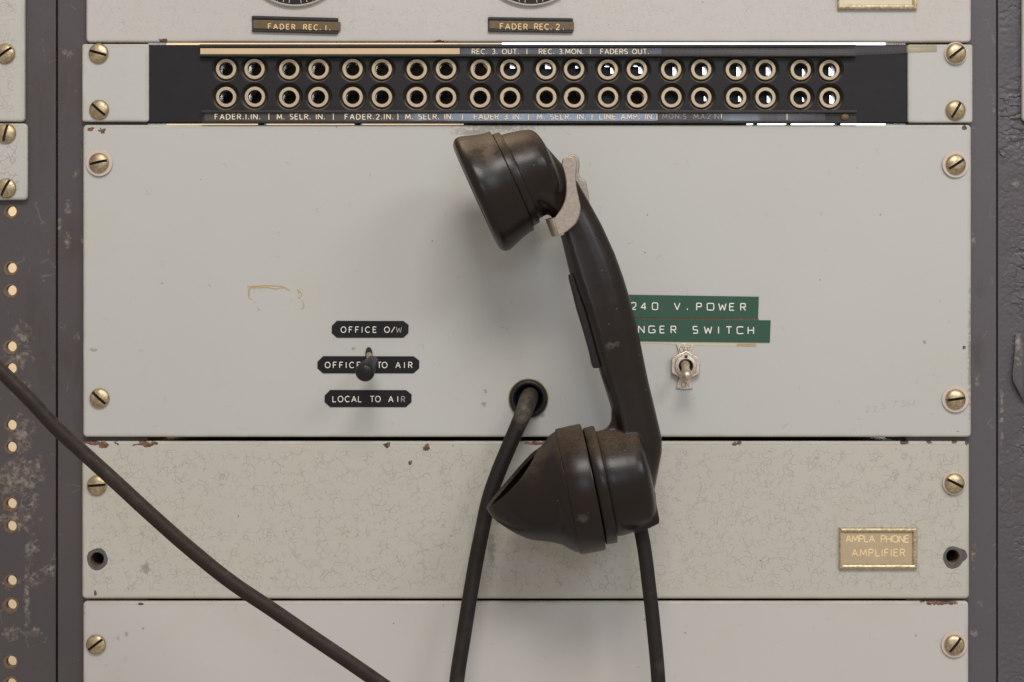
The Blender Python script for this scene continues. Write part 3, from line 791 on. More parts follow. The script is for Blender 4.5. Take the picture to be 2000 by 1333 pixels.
strip(ch1, 392, 95.2, 898, 107.2, -.0001, .0012, M['cream'], label='blank cream paper slip')
strip(ch1, 899, 94.5, 1292, 107.5, -.0001, .0006, M['strip'], .0001, 24, .00006)
strip(ch1, 1293, 95, 1668, 107.5, -.0001, .0004, M['rail'])
strip(ch2, 400, 221.5, 1284, 236.5, -.0001, .0006, M['strip'], .0001, 40, .00005)
strip(ch2, 1285, 221, 1410, 236.5, -.0001, .0008, M['strip'], .0002, 8, .00012)
strip(ch2, 1411, 221.5, 1611, 236.5, -.0001, .0006, M['strip'], .00015, 10, .00006)
for wd in ([('REC. 3. OUT.', 922, 1013, 106, 9.5), ('|', 1029, None, 106, 9.5), ('REC. 3.MON.', 1053, 1139, 106, 9.5), ('|', 1153, None, 106, 9.5), ('FADERS OUT.', 1173, 1267, 106, 9.5)]):
    lettering([wd], M['letter_cream'], ch1, .00085, .95, 2, jit=.2)
for wd in ([('FADER.1.IN.', 420, 508, 233.5, 10), ('|', 525, None, 233.5, 10), ('M. SELR. IN.', 541, 634, 233.5, 10), ('|', 651, None, 233.5, 10), ('FADER.2.IN.', 674, 768, 233.5, 10),
           ('|', 777, None, 233.5, 10), ('M. SELR. IN.', 792, 885, 233.5, 10), ('|', 903, None, 233.5, 10), ('FADER 3 IN.', 926, 1018, 233.5, 10), ('|', 1032, None, 233.5, 10),
           ('M. SELR. IN.', 1049, 1144, 233.5, 10), ('|', 1156, None, 233.5, 10), ('LINE AMP. IN.', 1171, 1277, 233.5, 10), ('|', 1283, None, 233.5, 10), ('|', 1409, None, 233.5, 10), ('|', 1537, None, 233.5, 10)]):
    lettering([wd], M['letter_cream'], ch2, .00088, 1.0, 2, jit=.2)
for wd in (('MON.S', 1294, 1340, 232.5, 9.5), ('M.A.2 IN', 1355, 1404, 232.5, 9.5)):
    lettering([wd], M['letter_dim'], ch2, .0011, .75, 2, jit=.6)
# small rusty screw at the end of the lower channel, clear tape at the upper right
b = bmesh.new(); revolve_bm(b, [(0, 7 * S), (.0006, 7 * S), (.0010, 4 * S), (.0010, 0)], axis_y(), 20)
put('small_screw', to_mesh(b, 'small_screw'), ch2, P(1650, 229) + Vector((0, -.0001, 0)), M['hole_rim'])
bm = bmesh.new()
tp = [(1292, 94, 107, .0016), (1440, 94, 108, .0020), (1560, 94, 109, .0023), (1670, 92, 108, .0022), (1730, 90, 106, .0014), (1771, 89, 103.5, .0006), (1776, 88.5, 103, .0003), (1830, 87.5, 102, .0002)]
tv = [(bm.verts.new(P(x, a, d)), bm.verts.new(P(x, b_, d))) for x, a, b_, d in tp]
for a, b_ in zip(tv, tv[1:]): bm.faces.new((a[0], b_[0], b_[1], a[1]))
me = mod_mesh(to_mesh(bm, 'clear_tape', 60), [('SOLIDIFY', dict(thickness=.00006))], 'clear_tape')
put('clear_tape', me, jack, (0, 0, 0), M['tape'], 'strip of clear sticky tape over the channel end and bracket')

# --- main panel
r_ = (162, 244, 1897, 854)
power = panel('power_panel', r_, 'large smooth pale grey panel carrying the hook, two switches and tape labels', 'rack panel',
              panel_paint('power_paint', r_, PAINT, 0, 200, [(178, 252, 10, 6), (200, 256, 10, 8), (1884, 250, 8, 10), (1883, 680, 5, 5)], (0, 0, 0),
                          [(970, 250, 130, 12), (930, 258, 70, 14), (948, 765, 6, 8), (945, 790, 10, 9), (690, 682, 7, 5), (1806, 668, 7, 7), (183, 684, 14, 6), (1895, 700, 8, 200), (1060, 812, 8, 7)]),
              [(1032, 779, 32)])
put('chassis_blocker', box_mesh('chassis_blocker', P(300, 0).x, .012, P(0, 848).z, P(1760, 0).x, .20, P(0, 268).z), power, (0, 0, 0), M['chassis'])  # unseen box behind the panel, added to keep the gap below dark
screw(power, 194.5, 319, 13, 1); screw(power, 195, 778, -42); screw(power, 1865.5, 322, 33, 1); screw(power, 1865, 780, 8, 1)
# tape labels
def tape(pts, m, words, label, lm, style, slope, rad, t=.0004, wsc=1.0):
    cc = P(sum(p[0] for p in pts) / len(pts), sum(p[1] for p in pts) / len(pts))
    o = put('tape_label', plate('tape_label', px_outline(pts, cc), t, .00008, (), 1), power, cc + Vector((0, -t, 0)), m, label)
    for ws, mm in words: lettering(ws, mm, o, t + .0001, rad, style, slope, wscale=wsc, flat=.8)
    return o
def octo(x0, y0, x1, y1, k):
    return [(x0 + k, y0), (x1 - k, y0 + .3), (x1, y0 + k * .8), (x1 - .3, y1 - k * .9), (x1 - k, y1), (x0 + k, y1), (x0, y1 - k * .9), (x0 + .2, y0 + k)]
W_, D_ = M['letter_white'], M['letter_worn']
tape(octo(648, 627, 798, 660, 10), M['black_tape'], [([('OFFICE', 666, 735, 650, 11), ('O/', 751, 771, 650, 11)], W_), ([('W', 774, 784, 650, 10.5)], D_)], 'black embossed tape label reading OFFICE O/W', W_, 2, 0, .92)
tape(octo(620, 696, 819, 729.5, 11), M['black_tape'], [([('OFFICE', 635, 704, 719, 11), ('TO', 737, 756, 719, 11), ('AIR', 773, 805, 719, 11)], W_)], 'black embossed tape label reading OFFICE TO AIR', W_, 2, 0, .92)
tape(octo(634, 762, 804, 795.5, 11), M['black_tape'], [([('LOCAL', 650, 706, 785.5, 11), ('TO', 723, 743, 785.5, 11), ('AI', 759, 777, 785.5, 11)], W_), ([('R', 784, 792, 785.5, 10.5)], D_)], 'black embossed tape label reading LOCAL TO AIR', W_, 2, 0, .92)
def mono(txt, xs, wd, yb, h, slope, x00):
    return [(ch, x, x + wd, yb + slope * (x - x00), h) for ch, x in zip(txt, xs)]
gl = .016
def greens(txt, xs, yb): 
    out = []
    for ch, x in zip(txt, xs):
        out.append((ch, x, None, yb + gl * .55 * (x - xs[0]), 13.2))
    return out
tape([(1196, 575.5), (1482, 580), (1480.5, 622.5), (1196, 621)], M['green_tape'], [(greens('240V.POWER', [1233, 1252, 1274, 1317, 1341.5, 1360.5, 1381, 1403.5, 1425, 1446.5], 605), W_)],
     'green embossed tape label reading 240 V.POWER', W_, 5, .009, 1.22, .0005, 1.12)
tape([(1180, 623), (1505, 626), (1503.5, 669.5), (1180, 666)], M['green_tape'], [(greens('NGERSWITCH', [1247, 1267, 1289, 1310.5, 1353.5, 1375.5, 1403, 1418.5, 1439.5, 1461], 650.5), W_)],
     'green embossed tape label reading NGER SWITCH', W_, 5, .009, 1.22, .0005, 1.12)
def flat_patch(name, pts, m, d=.00012, label=None, par=None):
    cc = P(sum(p[0] for p in pts) / len(pts), sum(p[1] for p in pts) / len(pts))
    return put(name, plate(name, px_outline(pts, cc), .00012, .00002, (), 1), par or power, cc + Vector((0, -d, 0)), m, label)
flat_patch('glue_residue', [(1250, 666), (1290, 668), (1330, 670), (1395, 671.5), (1440, 672), (1478, 671), (1478, 677), (1440, 676.5), (1380, 676), (1320, 673.5), (1285, 671), (1252, 670.5)], M['glue_pale'], label='pale strip of glue showing under the green tape')
flat_patch('glue_residue', [(1440, 671.7), (1477, 671.2), (1476.5, 677.2), (1438, 676.4)], M['glue'], .0002)
flat_patch('glue_residue', [(1234, 621.3), (1482, 623.2), (1482, 625.6), (1234, 623.4)], M['hole_rim'], .0002)
# yellowed outline left by a lost label: photo pixels from the enlargement
def gz(l): return [(460 + a / 12.5, 530 + b_ / 12.5, r) for a, b_, r in l]
strokes('glue_residue', [gz([(290, 376, .9), (360, 380, .7), (440, 372, .9), (540, 366, .9), (700, 355, 1), (850, 355, 1), (1000, 362, .9), (1190, 385, .8), (1230, 420, 1), (1290, 458, .9), (1345, 488, .2)]),
         gz([(345, 400, 1.2), (450, 405, 1.2), (600, 404, 1), (760, 398, .9), (880, 420, 1.0), (985, 436, .9), (1100, 410, .6), (1190, 415, .8)]),
         gz([(295, 430, .8), (340, 430, 1), (300, 480, .7), (335, 485, .9), (300, 535, .9), (335, 535, .8), (300, 585, .8), (330, 590, .8), (322, 640, .7), (355, 680, .9), (410, 684, .4)]),
         gz([(372, 420, .8), (345, 500, .7), (330, 600, .7)]),
         gz([(465, 755, .5), (490, 768, .9)]), gz([(535, 865, .3), (545, 915, .8), (570, 948, .9), (610, 952, .3)]),
         gz([(1505, 440, .4), (1530, 470, 1.3), (1590, 520, 1), (1620, 570, .8), (1600, 630, .7), (1550, 660, 1), (1525, 630, .9)]), gz([(1535, 470, .8), (1538, 550, .8)]),
         gz([(1590, 700, .3), (1640, 745, .7), (1662, 800, .7), (1672, 880, .9), (1650, 915, .9), (1595, 925, .4)])], M['glue'], power, .00008, 1.25, .12, 'yellowed outline of a lost sticker')
lettering([('22', 1691, 1712, 805, 11), ('5', 1723, None, 799, 11), ('7', 1743, None, 797, 13), ('364', 1760, 1788, 795, 12)], M['pencil'], power, .00006, .42, 2, -.06, 'pencil_mark', .1)
# grommet
b = bmesh.new()
prof = []
for i in range(13):
    a = R(-20 + 220 * i / 12); prof.append((.0006 + .0026 * max(0, math.sin(a)), (31.5 - 6.5 * math.cos(a)) * S))
prof = [(-.006, 25 * S)] + [(t, r) for t, r in reversed(prof)]
revolve_bm(b, prof, axis_y(), 48, False, False)
put('grommet', to_mesh(b, 'grommet', 60), power, P(1032, 779), M['rubber'], 'black rubber grommet the cord comes out of')
ring_o = [(1032 + (39.5 + random.uniform(-.8, 1.3)) * math.cos(a / 30 * 6.283), 779 + (39.5 + random.uniform(-.8, 1.3)) * math.sin(a / 30 * 6.283)) for a in range(30)]
put('rust_stain', plate('rust_stain', px_outline(ring_o, P(1032, 779)), .00012, .00002, [circ(0, 0, 36 * S, 32)], 1), power, P(1032, 779) + Vector((0, -.00014, 0)), M['glue'])
# key switch with the black knob
ks = put('key_switch', plate('key_switch', px_outline([(714, 688), (716, 681), (720.5, 678), (725, 681), (727.5, 688), (727.5, 720), (714, 720)], P(721, 715)), .0003, .00005, (), 1), power, P(721, 715) + Vector((0, -.00085, 0)), M['slot'], 'lever switch with black rounded knob among the black labels')
put('stem', tube_curve('stem', [P(721, 693, -.004), P(721, 694, .004), P(722, 701, .010), P(725, 707, .015)], 5.2 * S, 3), ks, (0, 0, 0), M['nickel'])
b = bmesh.new(); a0, a1 = P(728, 706, .012), P(711.5, 729, .034); ax = (a1 - a0); L_ = ax.length; ax.normalize(); e1 = ax.orthogonal().normalized(); e2 = ax.cross(e1)
fr = lambda t, r, a: a0 + ax * t + (e1 * math.cos(a) + e2 * math.sin(a)) * r
revolve_bm(b, [(0, 0), (0, 8 * S), (.0008, 12 * S), (L_ * .5, 15 * S), (L_ - .0026, 18.4 * S), (L_ - .0012, 18.2 * S), (L_ + .0002, 16.4 * S), (L_ + .0010, 12.4 * S), (L_ + .0015, 8 * S), (L_ + .0017, 0)], fr, 36)
put('knob', to_mesh(b, 'knob', 50), ks, (0, 0, 0), M['rubber'])
# toggle switch
tc = P(1338, 715)
fan = []
for s_ in (1, -1):
    pass
pts = [(1321, 673), (1338, 671), (1354.5, 673.5), (1349, 692), (1349, 740), (1353, 759), (1338, 761), (1320, 758.5), (1326, 740), (1326, 692)]
tg = put('toggle_switch', plate('toggle_switch', px_outline(pts, tc), .0010, .0002, (), 2), power, tc + Vector((0, -.0010, 0)), M['nickel'], 'nickel toggle switch, lever down, below the green labels')
lettering([('OFF', 1327, 1348, 689, 11)], M['slot'], tg, .0010, .45, 2, .05, 'engraving', .2)
lettering([('ON', 1331, 1346, 757.5, 11)], M['hole_rim'], tg, .0010, .4, 2, .02, 'engraving', .2)
hexp = [(1338 + 32 * math.sin(R(60 * i + 2)), 714.5 - 29.5 * math.cos(R(60 * i + 2))) for i in range(6)]
put('nut', plate('nut', px_outline(hexp, tc), .0024, .0005, [circ(0, 0, 15 * S, 32)], 3), tg, tc + Vector((0, -.0034, 0)), M['nickel'])
b = bmesh.new(); revolve_bm(b, [(.003, 22 * S), (.0046, 21.6 * S), (.0052, 20.4 * S), (.0054, 14.5 * S), (.0048, 12.8 * S), (.0005, 12.6 * S)], axis_y(), 40, False, False)
put('bushing', to_mesh(b, 'bushing', 40), tg, tc, M['nickel'])
b = bmesh.new(); revolve_bm(b, [(.0009, 0), (.0009, 13 * S)], axis_y(), 24, False, False); put('bore', to_mesh(b, 'bore'), tg, tc + Vector((0, -.0004, 0)), M['slot'])
put('keyway', box_mesh('keyway', -3 * S, -.0056, 15.5 * S, 3 * S, -.0048, 20.5 * S), tg, tc, M['slot'])
b = bmesh.new(); a0, a1 = P(1338, 711, .0035), P(1341.5, 738, .0195); ax = (a1 - a0); L_ = ax.length; ax.normalize(); e1 = ax.orthogonal().normalized(); e2 = ax.cross(e1)
prof = [(-.001, 0), (-.001, 6 * S), (.001, 9 * S), (.003, 9 * S), (.0052, 7.2 * S), (L_ * .55, 8.4 * S), (L_ * .72, 10.2 * S)]
for i in range(0, 7): prof.append((L_ - .0028 + .0030 * math.sin(R(15 * i)), 10.8 * S * math.cos(R(15 * i)) if i < 6 else 0))
revolve_bm(b, prof, lambda t, r, a: a0 + ax * t + (e1 * math.cos(a) + e2 * math.sin(a)) * r, 32)
put('lever', to_mesh(b, 'lever', 60), tg, (0, 0, 0), M['nickel'])

# --- amplifier panel with crackled paint
r_ = (160, 862, 1893.5, 1170)
amp = panel('amplifier_panel', r_, 'pale panel with finely cracked paint and an amplifier nameplate', 'rack panel',
            panel_paint('amplifier_paint', r_, (.495, .463, .397), .30, 215,
                        [(180, 865, 26, 9), (202, 870, 16, 10), (284, 867, 30, 10), (228, 866, 8, 6), (755, 868, 9, 9), (833, 871, 12, 13), (1440, 867, 16, 6), (1765, 864, 14, 8), (1815, 863, 12, 6), (1865, 864, 10, 5), (1888, 866, 6, 6), (186, 1158, 6, 9), (802, 905, 6, 8), (1060, 866, 50, 5)],
                        (9, 4, 2), [(285, 1110, 18, 20), (960, 1070, 14, 60)], peel=.00005), [(190, 1092, 13.5), (1861, 1087, 13)], bev=.0013)
put('chassis_blocker', box_mesh('chassis_blocker', P(240, 0).x, .012, P(0, 1162).z, P(1830, 0).x, .20, P(0, 866).z), amp, (0, 0, 0), M['chassis'])  # unseen box, put in so no light shows through the gap above
screw(amp, 190, 948, 4); screw(amp, 1863, 944, -27, .88)
for (x, y, pts) in ((190, 1092, [(21, 0), (20, 22), (21, 45), (22, 68), (21, 90), (20, 115), (21.5, 140), (21, 165), (20, 190), (21, 215), (22, 240), (23, 262), (22, 285), (21, 310), (21.5, 335)]),
                    (1863, 1087, [(27, 0), (26, 14), (25, 30), (20, 50), (19, 70), (20, 95), (21, 120), (20, 145), (21, 170), (22, 195), (23, 220), (25, 240), (25, 262), (23, 285), (22, 305), (20, 325), (24, 345)])):
    out = [(x + r * math.cos(R(a)), y - r * math.sin(R(a))) for r, a in pts]
    cc = P(x, y)
    hr = 13.2 * S
    put('bare_patch', plate('bare_patch', px_outline(out, cc), .00012, .00002, [circ(P(190 if x < 500 else 1861, y).x - cc.x, 0, hr, 32)], 1), amp, cc + Vector((0, -.00008, 0)), M['chip_metal'])
    b = bmesh.new(); revolve_bm(b, [(.0, 13.3 * S), (-.003, 12.6 * S), (-.0075, 11.5 * S), (-.034, 11 * S), (-.034, 0)], axis_y(), 32, False, False)
    put('screw_hole', to_mesh(b, 'screw_hole'), amp, P(190 if x < 500 else 1861, y) + Vector((0, .0003, 0)), M['hole_rim'])
nameplate(amp, 1638, 1030, 1790.5, 1111, M['plate_tan'], [('AMPLA', 1652, 1708, 1059.5, 13), ('PHONE', 1721, 1775, 1060, 13), ('AMPLIFIER', 1664, 1767, 1087, 13.5)], 'gilt framed nameplate reading AMPLA PHONE AMPLIFIER')
# --- bottom blank panel
r_ = (162, 1174.5, 1892, 1500)
low = panel('blank_panel', r_, 'plain pale panel along the bottom edge under the cracked panel', 'rack panel',
            panel_paint('blank_paint', r_, (.522, .490, .450), 0, 200, [(1832, 1176, 46, 9), (1850, 1177, 30, 8), (275, 1180, 8, 3)], (3, 8, 4), [(866, 1183, 5, 5), (247, 1240, 5, 9), (280, 1228, 4, 4)]), bev=.0013)
put('chassis_blocker', box_mesh('chassis_blocker', P(240, 0).x, .010, P(0, 1490).z, P(1830, 0).x, .20, P(0, 1170).z), low, (0, 0, 0), M['chassis'])  # unseen box added behind the plain panel to darken the seam above it
screw(low, 188, 1259, 38); screw(low, 1863, 1259, 52, .98)
# --- neighbours' panels
def side_panel(name, rect, label, off, crack):
    return panel(name, rect, label, 'rack panel', panel_paint('side_paint', rect, (.50, .475, .43), crack, 240, [], off, peel=.00007), bev=.0012)
s1 = side_panel('blank_panel', (-420, -140, 48, 238), 'pale wrinkled panel edge on the perforated rack, in the top corner', (6, 6, 1), .3)
screw(s1, 11, 105, 36)
s2 = side_panel('blank_panel', (-420, 241, 53, 391), 'small pale panel end with two brass screws on the perforated rack', (8, 2, 5), .35)
screw(s2, 12.5, 261, 76); screw(s2, 13, 368, 62)
s3 = side_panel('blank_panel', (1996.5, -140, 2300, 237), 'sliver of pale panel on the peeling rack at the frame edge', (2, 9, 7), .2)

# ------------------------------------------------------------------ hook (bolted to the main panel)
HD = .046
def hook_prong(name, pts, d0, d1, par):
    cc = P(1100, 390, d1)
    out = []
    for x, y in pts:
        p = P(x, y, d1) - cc; out.append((p.x, p.z))
    return put(name, plate(name, out, d1 - d0, .0007, (), 3), par, cc, M['hook_metal'])
def smooth_loop(pts, n=6):
    out = []; N_ = len(pts)
    for i in range(N_):
        p0, p1, p2, p3 = (Vector(pts[(i + k) % N_]) for k in (-1, 0, 1, 2))
        for j in range(n):
            t = j / n
            out.append(tuple(.5 * ((2 * p1) + (p2 - p0) * t + (2 * p0 - 5 * p1 + 4 * p2 - p3) * t * t + (3 * p1 - p0 - 3 * p2 + p3) * t ** 3)))
    return out
PR = [(1113, 305), (1121, 308), (1126, 316), (1126, 330), (1125, 350), (1127, 370), (1131, 388), (1134, 405), (1132, 422), (1125, 437), (1112, 449), (1104, 455), (1096, 460), (1090, 461), (1086, 447), (1081, 431), (1084, 424), (1093, 412), (1101, 396), (1105, 378), (1105, 355), (1101, 335), (1097, 322), (1099, 311), (1105, 306)]
hk = hook_prong('handset_hook', smooth_loop(PR, 3), .0570, .0605, power); hk['label'] = 'pitted metal fork hook holding the handset neck'
PF = [(1117, 302), (1126, 304), (1131, 312), (1132, 326), (1131, 340), (1137, 350), (1143, 352), (1147, 366), (1151, 388), (1150, 410), (1142, 430), (1125, 448), (1100, 456), (1088, 455), (1083, 440), (1090, 424), (1106, 408), (1112, 388), (1111, 360), (1106, 335), (1102, 318), (1108, 306)]
hook_prong('prong', smooth_loop(PF, 3), .0285, .0315, hk)
bm = bmesh.new()
rows = []
for d, sh in ((.0290, 0), (.040, 0), (.050, 0), (.0560, 1), (.0586, 4), (.0600, 9), (.0604, 16)):
    row = []
    for x, y in ((1065, 429), (1075, 425.5), (1089, 458), (1077.5, 462)):
        x += sh if x in (1065, 1077.5) else sh * .8
        row.append(bm.verts.new(P(x, y, d)))
    rows.append(row)
for a, b_ in zip(rows, rows[1:]):
    for k in range(4): bm.faces.new((a[k], a[(k + 1) % 4], b_[(k + 1) % 4], b_[k]))
bm.faces.new(rows[0]); bm.faces.new(rows[-1])
bmesh.ops.bevel(bm, geom=[e for e in bm.edges if abs(e.calc_face_angle(0)) > .6], offset=.0007, segments=2, affect='EDGES')
put('web', to_mesh(bm, 'web', 40), hk, (0, 0, 0), M['hook_metal'])
b = bmesh.new(); revolve_bm(b, [(-.001, 30 * S), (.002, 30 * S), (.0026, 28 * S), (.0026, 16 * S), (.029, 16 * S), (.029, 0)], axis_y(), 32)
put('stud', to_mesh(b, 'stud', 40), hk, P(1112, 415, .0), M['hook_metal'])

# ------------------------------------------------------------------ handset
hs = empty('handset', P(1130, 1080, HD), 'dark brown telephone handset hanging from the metal hook', 'telephone handset')
KS = S * (D - HD) / D
def frame(c, u):
    u = Vector(u).normalized(); nrm = Vector((u.y, -u.x))       # photo axes, y down; nrm points up when u points right
    cc = Vector(c)
    def f(t, r, a):
        q = cc + u * t + nrm * (r * math.cos(a))
        p = P(q.x, q.y, HD); p.y -= r * math.sin(a) * KS
        return p
    return f
EAR = frame((929, 386), (202, -92))
MOU = frame((1108, 961), (248, -50))
# ear cap
b = bmesh.new()
revolve_bm(b, [(14, 0), (14, 20), (13, 60), (5, 84), (1, 96), (0, 103), (1.5, 110), (5, 115.5), (10, 119.5), (16, 120.8), (22, 120), (32, 117), (44, 112.8), (56, 109), (68, 106.3), (75, 105.6), (77.5, 105), (78.3, 103.6), (78.3, 96), (90, 96), (90, 0)], EAR, 88)
put('ear_cap', to_mesh(b, 'ear_cap', 32), hs, (0, 0, 0), M['bakelite'])
b = bmesh.new(); revolve_bm(b, [(79.5, 0), (79.5, 97), (80.5, 98.3), (92.5, 96.2), (94.3, 95.2), (94.8, 93.5), (94.8, 80), (94.8, 0)], EAR, 88)
put('collar', to_mesh(b, 'collar', 32), hs, (0, 0, 0), M['bakelite'])
# mouthpiece ring, collar and cut horn
b = bmesh.new(); revolve_bm(b, [(2, 90), (1.5, 116), (0, 121), (.6, 123.2), (3, 124.6), (26, 125.4), (48.5, 125.6), (51, 124.6), (51.6, 122.5), (51.6, 90)], MOU, 88, False, False)
put('ring', to_mesh(b, 'ring', 32), hs, (0, 0, 0), M['bakelite'])
b = bmesh.new(); revolve_bm(b, [(46, 100), (53.5, 112), (54.2, 114.6), (56, 115.8), (72, 116.4), (75.5, 115.6), (76.6, 113.5), (76.8, 98)], MOU, 88, False, False)
put('collar', to_mesh(b, 'collar', 32), hs, (0, 0, 0), M['bakelite'])
b = bmesh.new()
hp = [(6, 119), (-2, 119.4), (-8, 117), (-16, 111.5), (-24, 104), (-31, 98.5), (-38, 95), (-46, 91.5), (-56, 88), (-70, 83.7), (-86, 78.2), (-100, 70.5), (-113, 61.4), (-125, 51), (-136, 40), (-146, 30), (-154, 18.5), (-159, 8), (-161, 0)]
MC, MU = Vector((1108, 961)), Vector((248, -50)).normalized(); MN = Vector((MU.y, -MU.x))
def scoop(t): return 6.0 * math.sin(math.pi * (-36 - t) / 122) if -158 < t < -36 else 0.0
def warp(sign):
    for v in b.verts:
        k = KS
        q = Vector((v.co.x / k + 1000, 666.5 - v.co.z / k)) - MC
        t = q.dot(MU); dn = sign * scoop(t) * k
        v.co.x += MN.x * dn; v.co.z -= MN.y * dn
revolve_bm(b, hp, MOU, 120, False, False)
bmesh.ops.subdivide_edges(b, edges=[e for e in b.edges if e.calc_length() > .0016], cuts=1, use_grid_fill=True)
pa, pb_ = MOU(-40, 97, 0), MOU(-158.5, 3.5, 0)
al = (pb_ - pa).normalized(); nrm = al.cross(Vector((0, 1, 0)))
mid = MOU(-40, 0, 0)
if (mid - pa).dot(nrm) > 0: nrm = -nrm
nrm = (nrm + Vector((0, -.11, 0))).normalized()
warp(1)
bmesh.ops.bisect_plane(b, geom=list(b.verts) + list(b.edges) + list(b.faces), plane_co=pa, plane_no=nrm, clear_outer=True)
warp(-1)
me = to_mesh(b, 'mouthpiece', 50)
me = mod_mesh(me, [('SOLIDIFY', dict(thickness=.0021, offset=-1)), ('BEVEL', dict(width=.0005, segments=2, limit_method='ANGLE', angle_limit=R(50)))], 'mouthpiece')
put('mouthpiece', shade(me, 40), hs, (0, 0, 0), M['bakelite'])
# body: ear cup, bent handle and mouth cup grown into one skin
bm = bmesh.new()
revolve_bm(bm, [(90, 0), (90, 89), (96, 90.2), (112, 87.5), (134, 82.5), (148, 78), (155, 73), (160, 65), (163.5, 52), (166, 36), (167, 0)], EAR, 72)
revolve_bm(bm, [(68, 0), (68, 100), (78, 104.5), (90, 105), (118, 102), (140, 98.5), (150, 95.5), (156, 90), (161, 78), (164, 55), (165, 0)], MOU, 72)
ST = [((1030, 415), (1018, 268), 76), ((1058, 418), (1056, 274), 72), ((1074, 421), (1081, 302), 60), ((1082, 430), (1104, 328), 48), ((1089, 447), (1128, 355), 40), ((1097, 470), (1150, 393), 37), ((1104, 500), (1176, 440), 38), ((1112, 535), (1201, 495), 40),
      ((1124, 572), (1218, 542), 42), ((1136, 605), (1232, 588), 43), ((1149, 650), (1246, 645), 43), ((1163, 702), (1257.5, 700), 42), ((1175, 740), (1267, 747), 41), ((1188, 780), (1277.5, 790), 41), ((1198, 815), (1286, 826), 42),
      ((1204, 850), (1293, 856), 43), ((1205, 900), (1293, 884), 48), ((1205, 950), (1286, 920), 58), ((1205, 990), (1279, 955), 62)]
HALF = [(-1, 0), (-.96, .30), (-.88, .58), (-.78, .82), (-.70, .95), (-.60, 1.0), (-.3, .95), (.1, .855), (.45, .72), (.70, .55), (.87, .37), (.97, .18), (1, 0)]
SEC = HALF + [(s_, -t) for s_, t in reversed(HALF[1:-1])]
rings = []
for (l, r, dp) in ST:
    l, r = Vector(l), Vector(r); m_ = (l + r) / 2; h_ = (r - l) / 2
    ring = []
    for s_, t in SEC:
        q = m_ + h_ * s_; p = P(q.x, q.y, HD); p.y -= t * dp * KS; ring.append(bm.verts.new(p))
    rings.append(ring)
for a, b_ in zip(rings, rings[1:]):
    for k in range(len(SEC)): bm.faces.new((a[k], b_[k], b_[(k + 1) % len(SEC)], a[(k + 1) % len(SEC)]))
bm.faces.new(rings[0]); bm.faces.new(rings[-1])
# lip at the cord entry and the fillet under the handle
def prism(pts, half):
    fr_ = []; bk = []
    for x, y in pts:
        p = P(x, y, HD); fr_.append(bm.verts.new(p + Vector((0, -half * KS, 0)))); bk.append(bm.verts.new(p + Vector((0, half * KS, 0))))
    bm.faces.new(fr_); bm.faces.new(list(reversed(bk)))
    for i in range(len(pts)):
        j = (i + 1) % len(pts); bm.faces.new((fr_[i], bk[i], bk[j], fr_[j]))
prism([(1236, 1030), (1238, 1039), (1262, 1030), (1286, 1018.5), (1284.5, 1008), (1279, 980), (1277, 955), (1240, 960)], 44)
prism([(1172, 846), (1178, 842), (1188, 834), (1194, 822), (1194, 800), (1215, 800), (1215, 860), (1180, 860)], 20)
bmesh.ops.recalc_face_normals(bm, faces=bm.faces)
me = bpy.data.meshes.new('body'); bm.to_mesh(me); bm.free()
me = mod_mesh(me, [('REMESH', dict(mode='VOXEL', voxel_size=.00055, use_smooth_shade=True)), ('SMOOTH', dict(factor=.5, iterations=20))], 'body')
me.polygons.foreach_set('use_smooth', [True] * len(me.polygons)); me.update()
put('body', me, hs, (0, 0, 0), M['bakelite'])
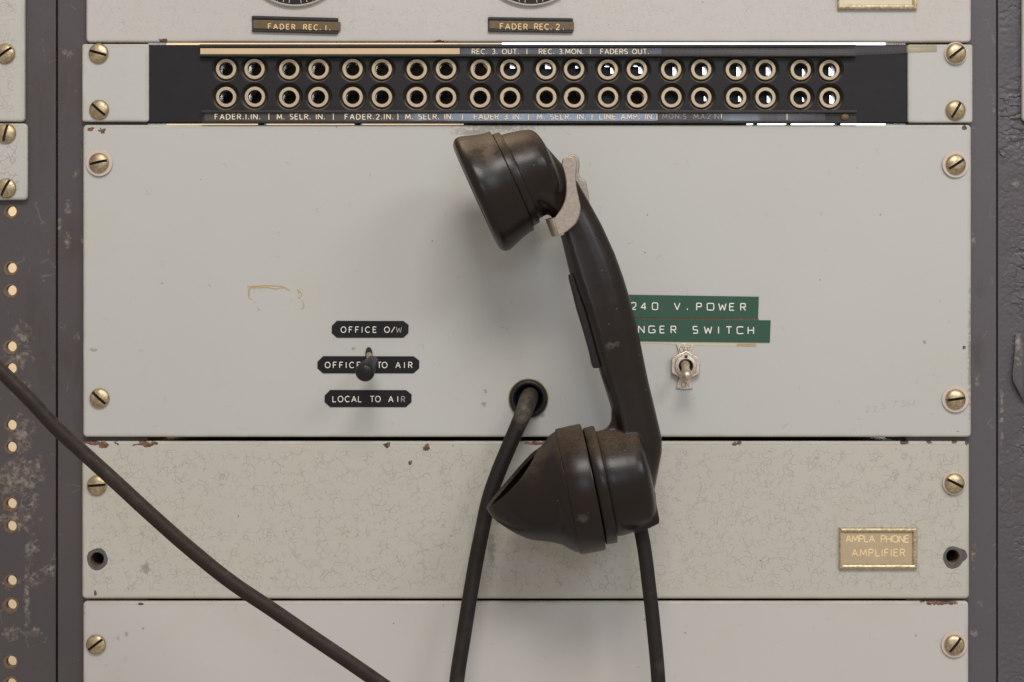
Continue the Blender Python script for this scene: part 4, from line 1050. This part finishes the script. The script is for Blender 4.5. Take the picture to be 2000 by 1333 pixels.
# press-to-talk bar on the inner side of the handle
bm = bmesh.new(); rows = []
for (xl, yl, xr, yr) in ((1110, 537.5, 1124, 534), (1110.5, 545, 1126, 540), (1117, 570, 1134, 565), (1125, 602, 1145, 596), (1139.5, 650, 1158, 645), (1149, 684, 1168, 680), (1155.5, 714, 1174, 710), (1159, 719.5, 1176, 718)):
    row = []
    for x, y, e in ((xl + 3, yl, 19), (xl, yl, 15), (xl, yl, -15), (xl + 3, yl, -19), (xr, yr, -19), (xr, yr, 19)):
        p = P(x, y, HD); p.y -= e * KS; row.append(bm.verts.new(p))
    rows.append(row)
for a, b_ in zip(rows, rows[1:]):
    for k in range(6): bm.faces.new((a[k], a[(k + 1) % 6], b_[(k + 1) % 6], b_[k]))
bm.faces.new(rows[0]); bm.faces.new(rows[-1])
put('press_bar', to_mesh(bm, 'press_bar', 30), hs, (0, 0, 0), M['bakelite'])

# ------------------------------------------------------------------ cords
pts = [(1038, 770, -.03), (1037, 773, -.008), (1032, 781, .008), (1023, 806, .0155), (1009, 838, .017), (991, 880, .0175), (972, 926, .018), (955, 975, .0185), (943, 1030, .019), (931, 1090, .020), (918, 1165, .022), (906, 1240, .024), (892, 1333, .027), (884, 1450, .032), (900, 1640, .045), (1000, 1790, .062), (1130, 1800, .066), (1240, 1680, .060), (1292, 1500, .053), (1286, 1333, .049), (1277, 1230, .0475), (1267, 1140, .0465), (1258, 1070, HD), (1250, 1028, HD), (1246, 1010, HD)]
rad = {0: 1.2, 1: 1.22, 2: 1.24, 3: 1.14, 4: 1.06, 5: 1.04, 6: 1.03}
cd = tube_curve('handset_cord', [(*P(*p), rad.get(i, .93 if i > 15 else 1.0)) for i, p in enumerate(pts)], 14.4 * S, 6)
put('cord', cd, hs, (0, 0, 0), M['cord'], 'thick dark cord from the rubber grommet, looping down and up into the mouthpiece')
pts = [(-330, 430, .10), (-160, 572, .10), (-60, 662, .10), (0, 723, .10), (62, 785, .10), (110, 836, .099), (160, 882, .098), (225, 941, .097), (300, 1010, .096), (380, 1080, .095), (450, 1136, .094), (530, 1190, .093), (600, 1238, .092), (680, 1292, .091), (745, 1337, .09), (860, 1420, .088), (1000, 1560, .085)]
cd = tube_curve('cable', [P(*p) for p in pts], 13.3 * S, 6)
tag(put('cable', cd, None, (0, 0, 0), M['cable']), 'brown rubber cable slung diagonally across the lower corner', 'cable')
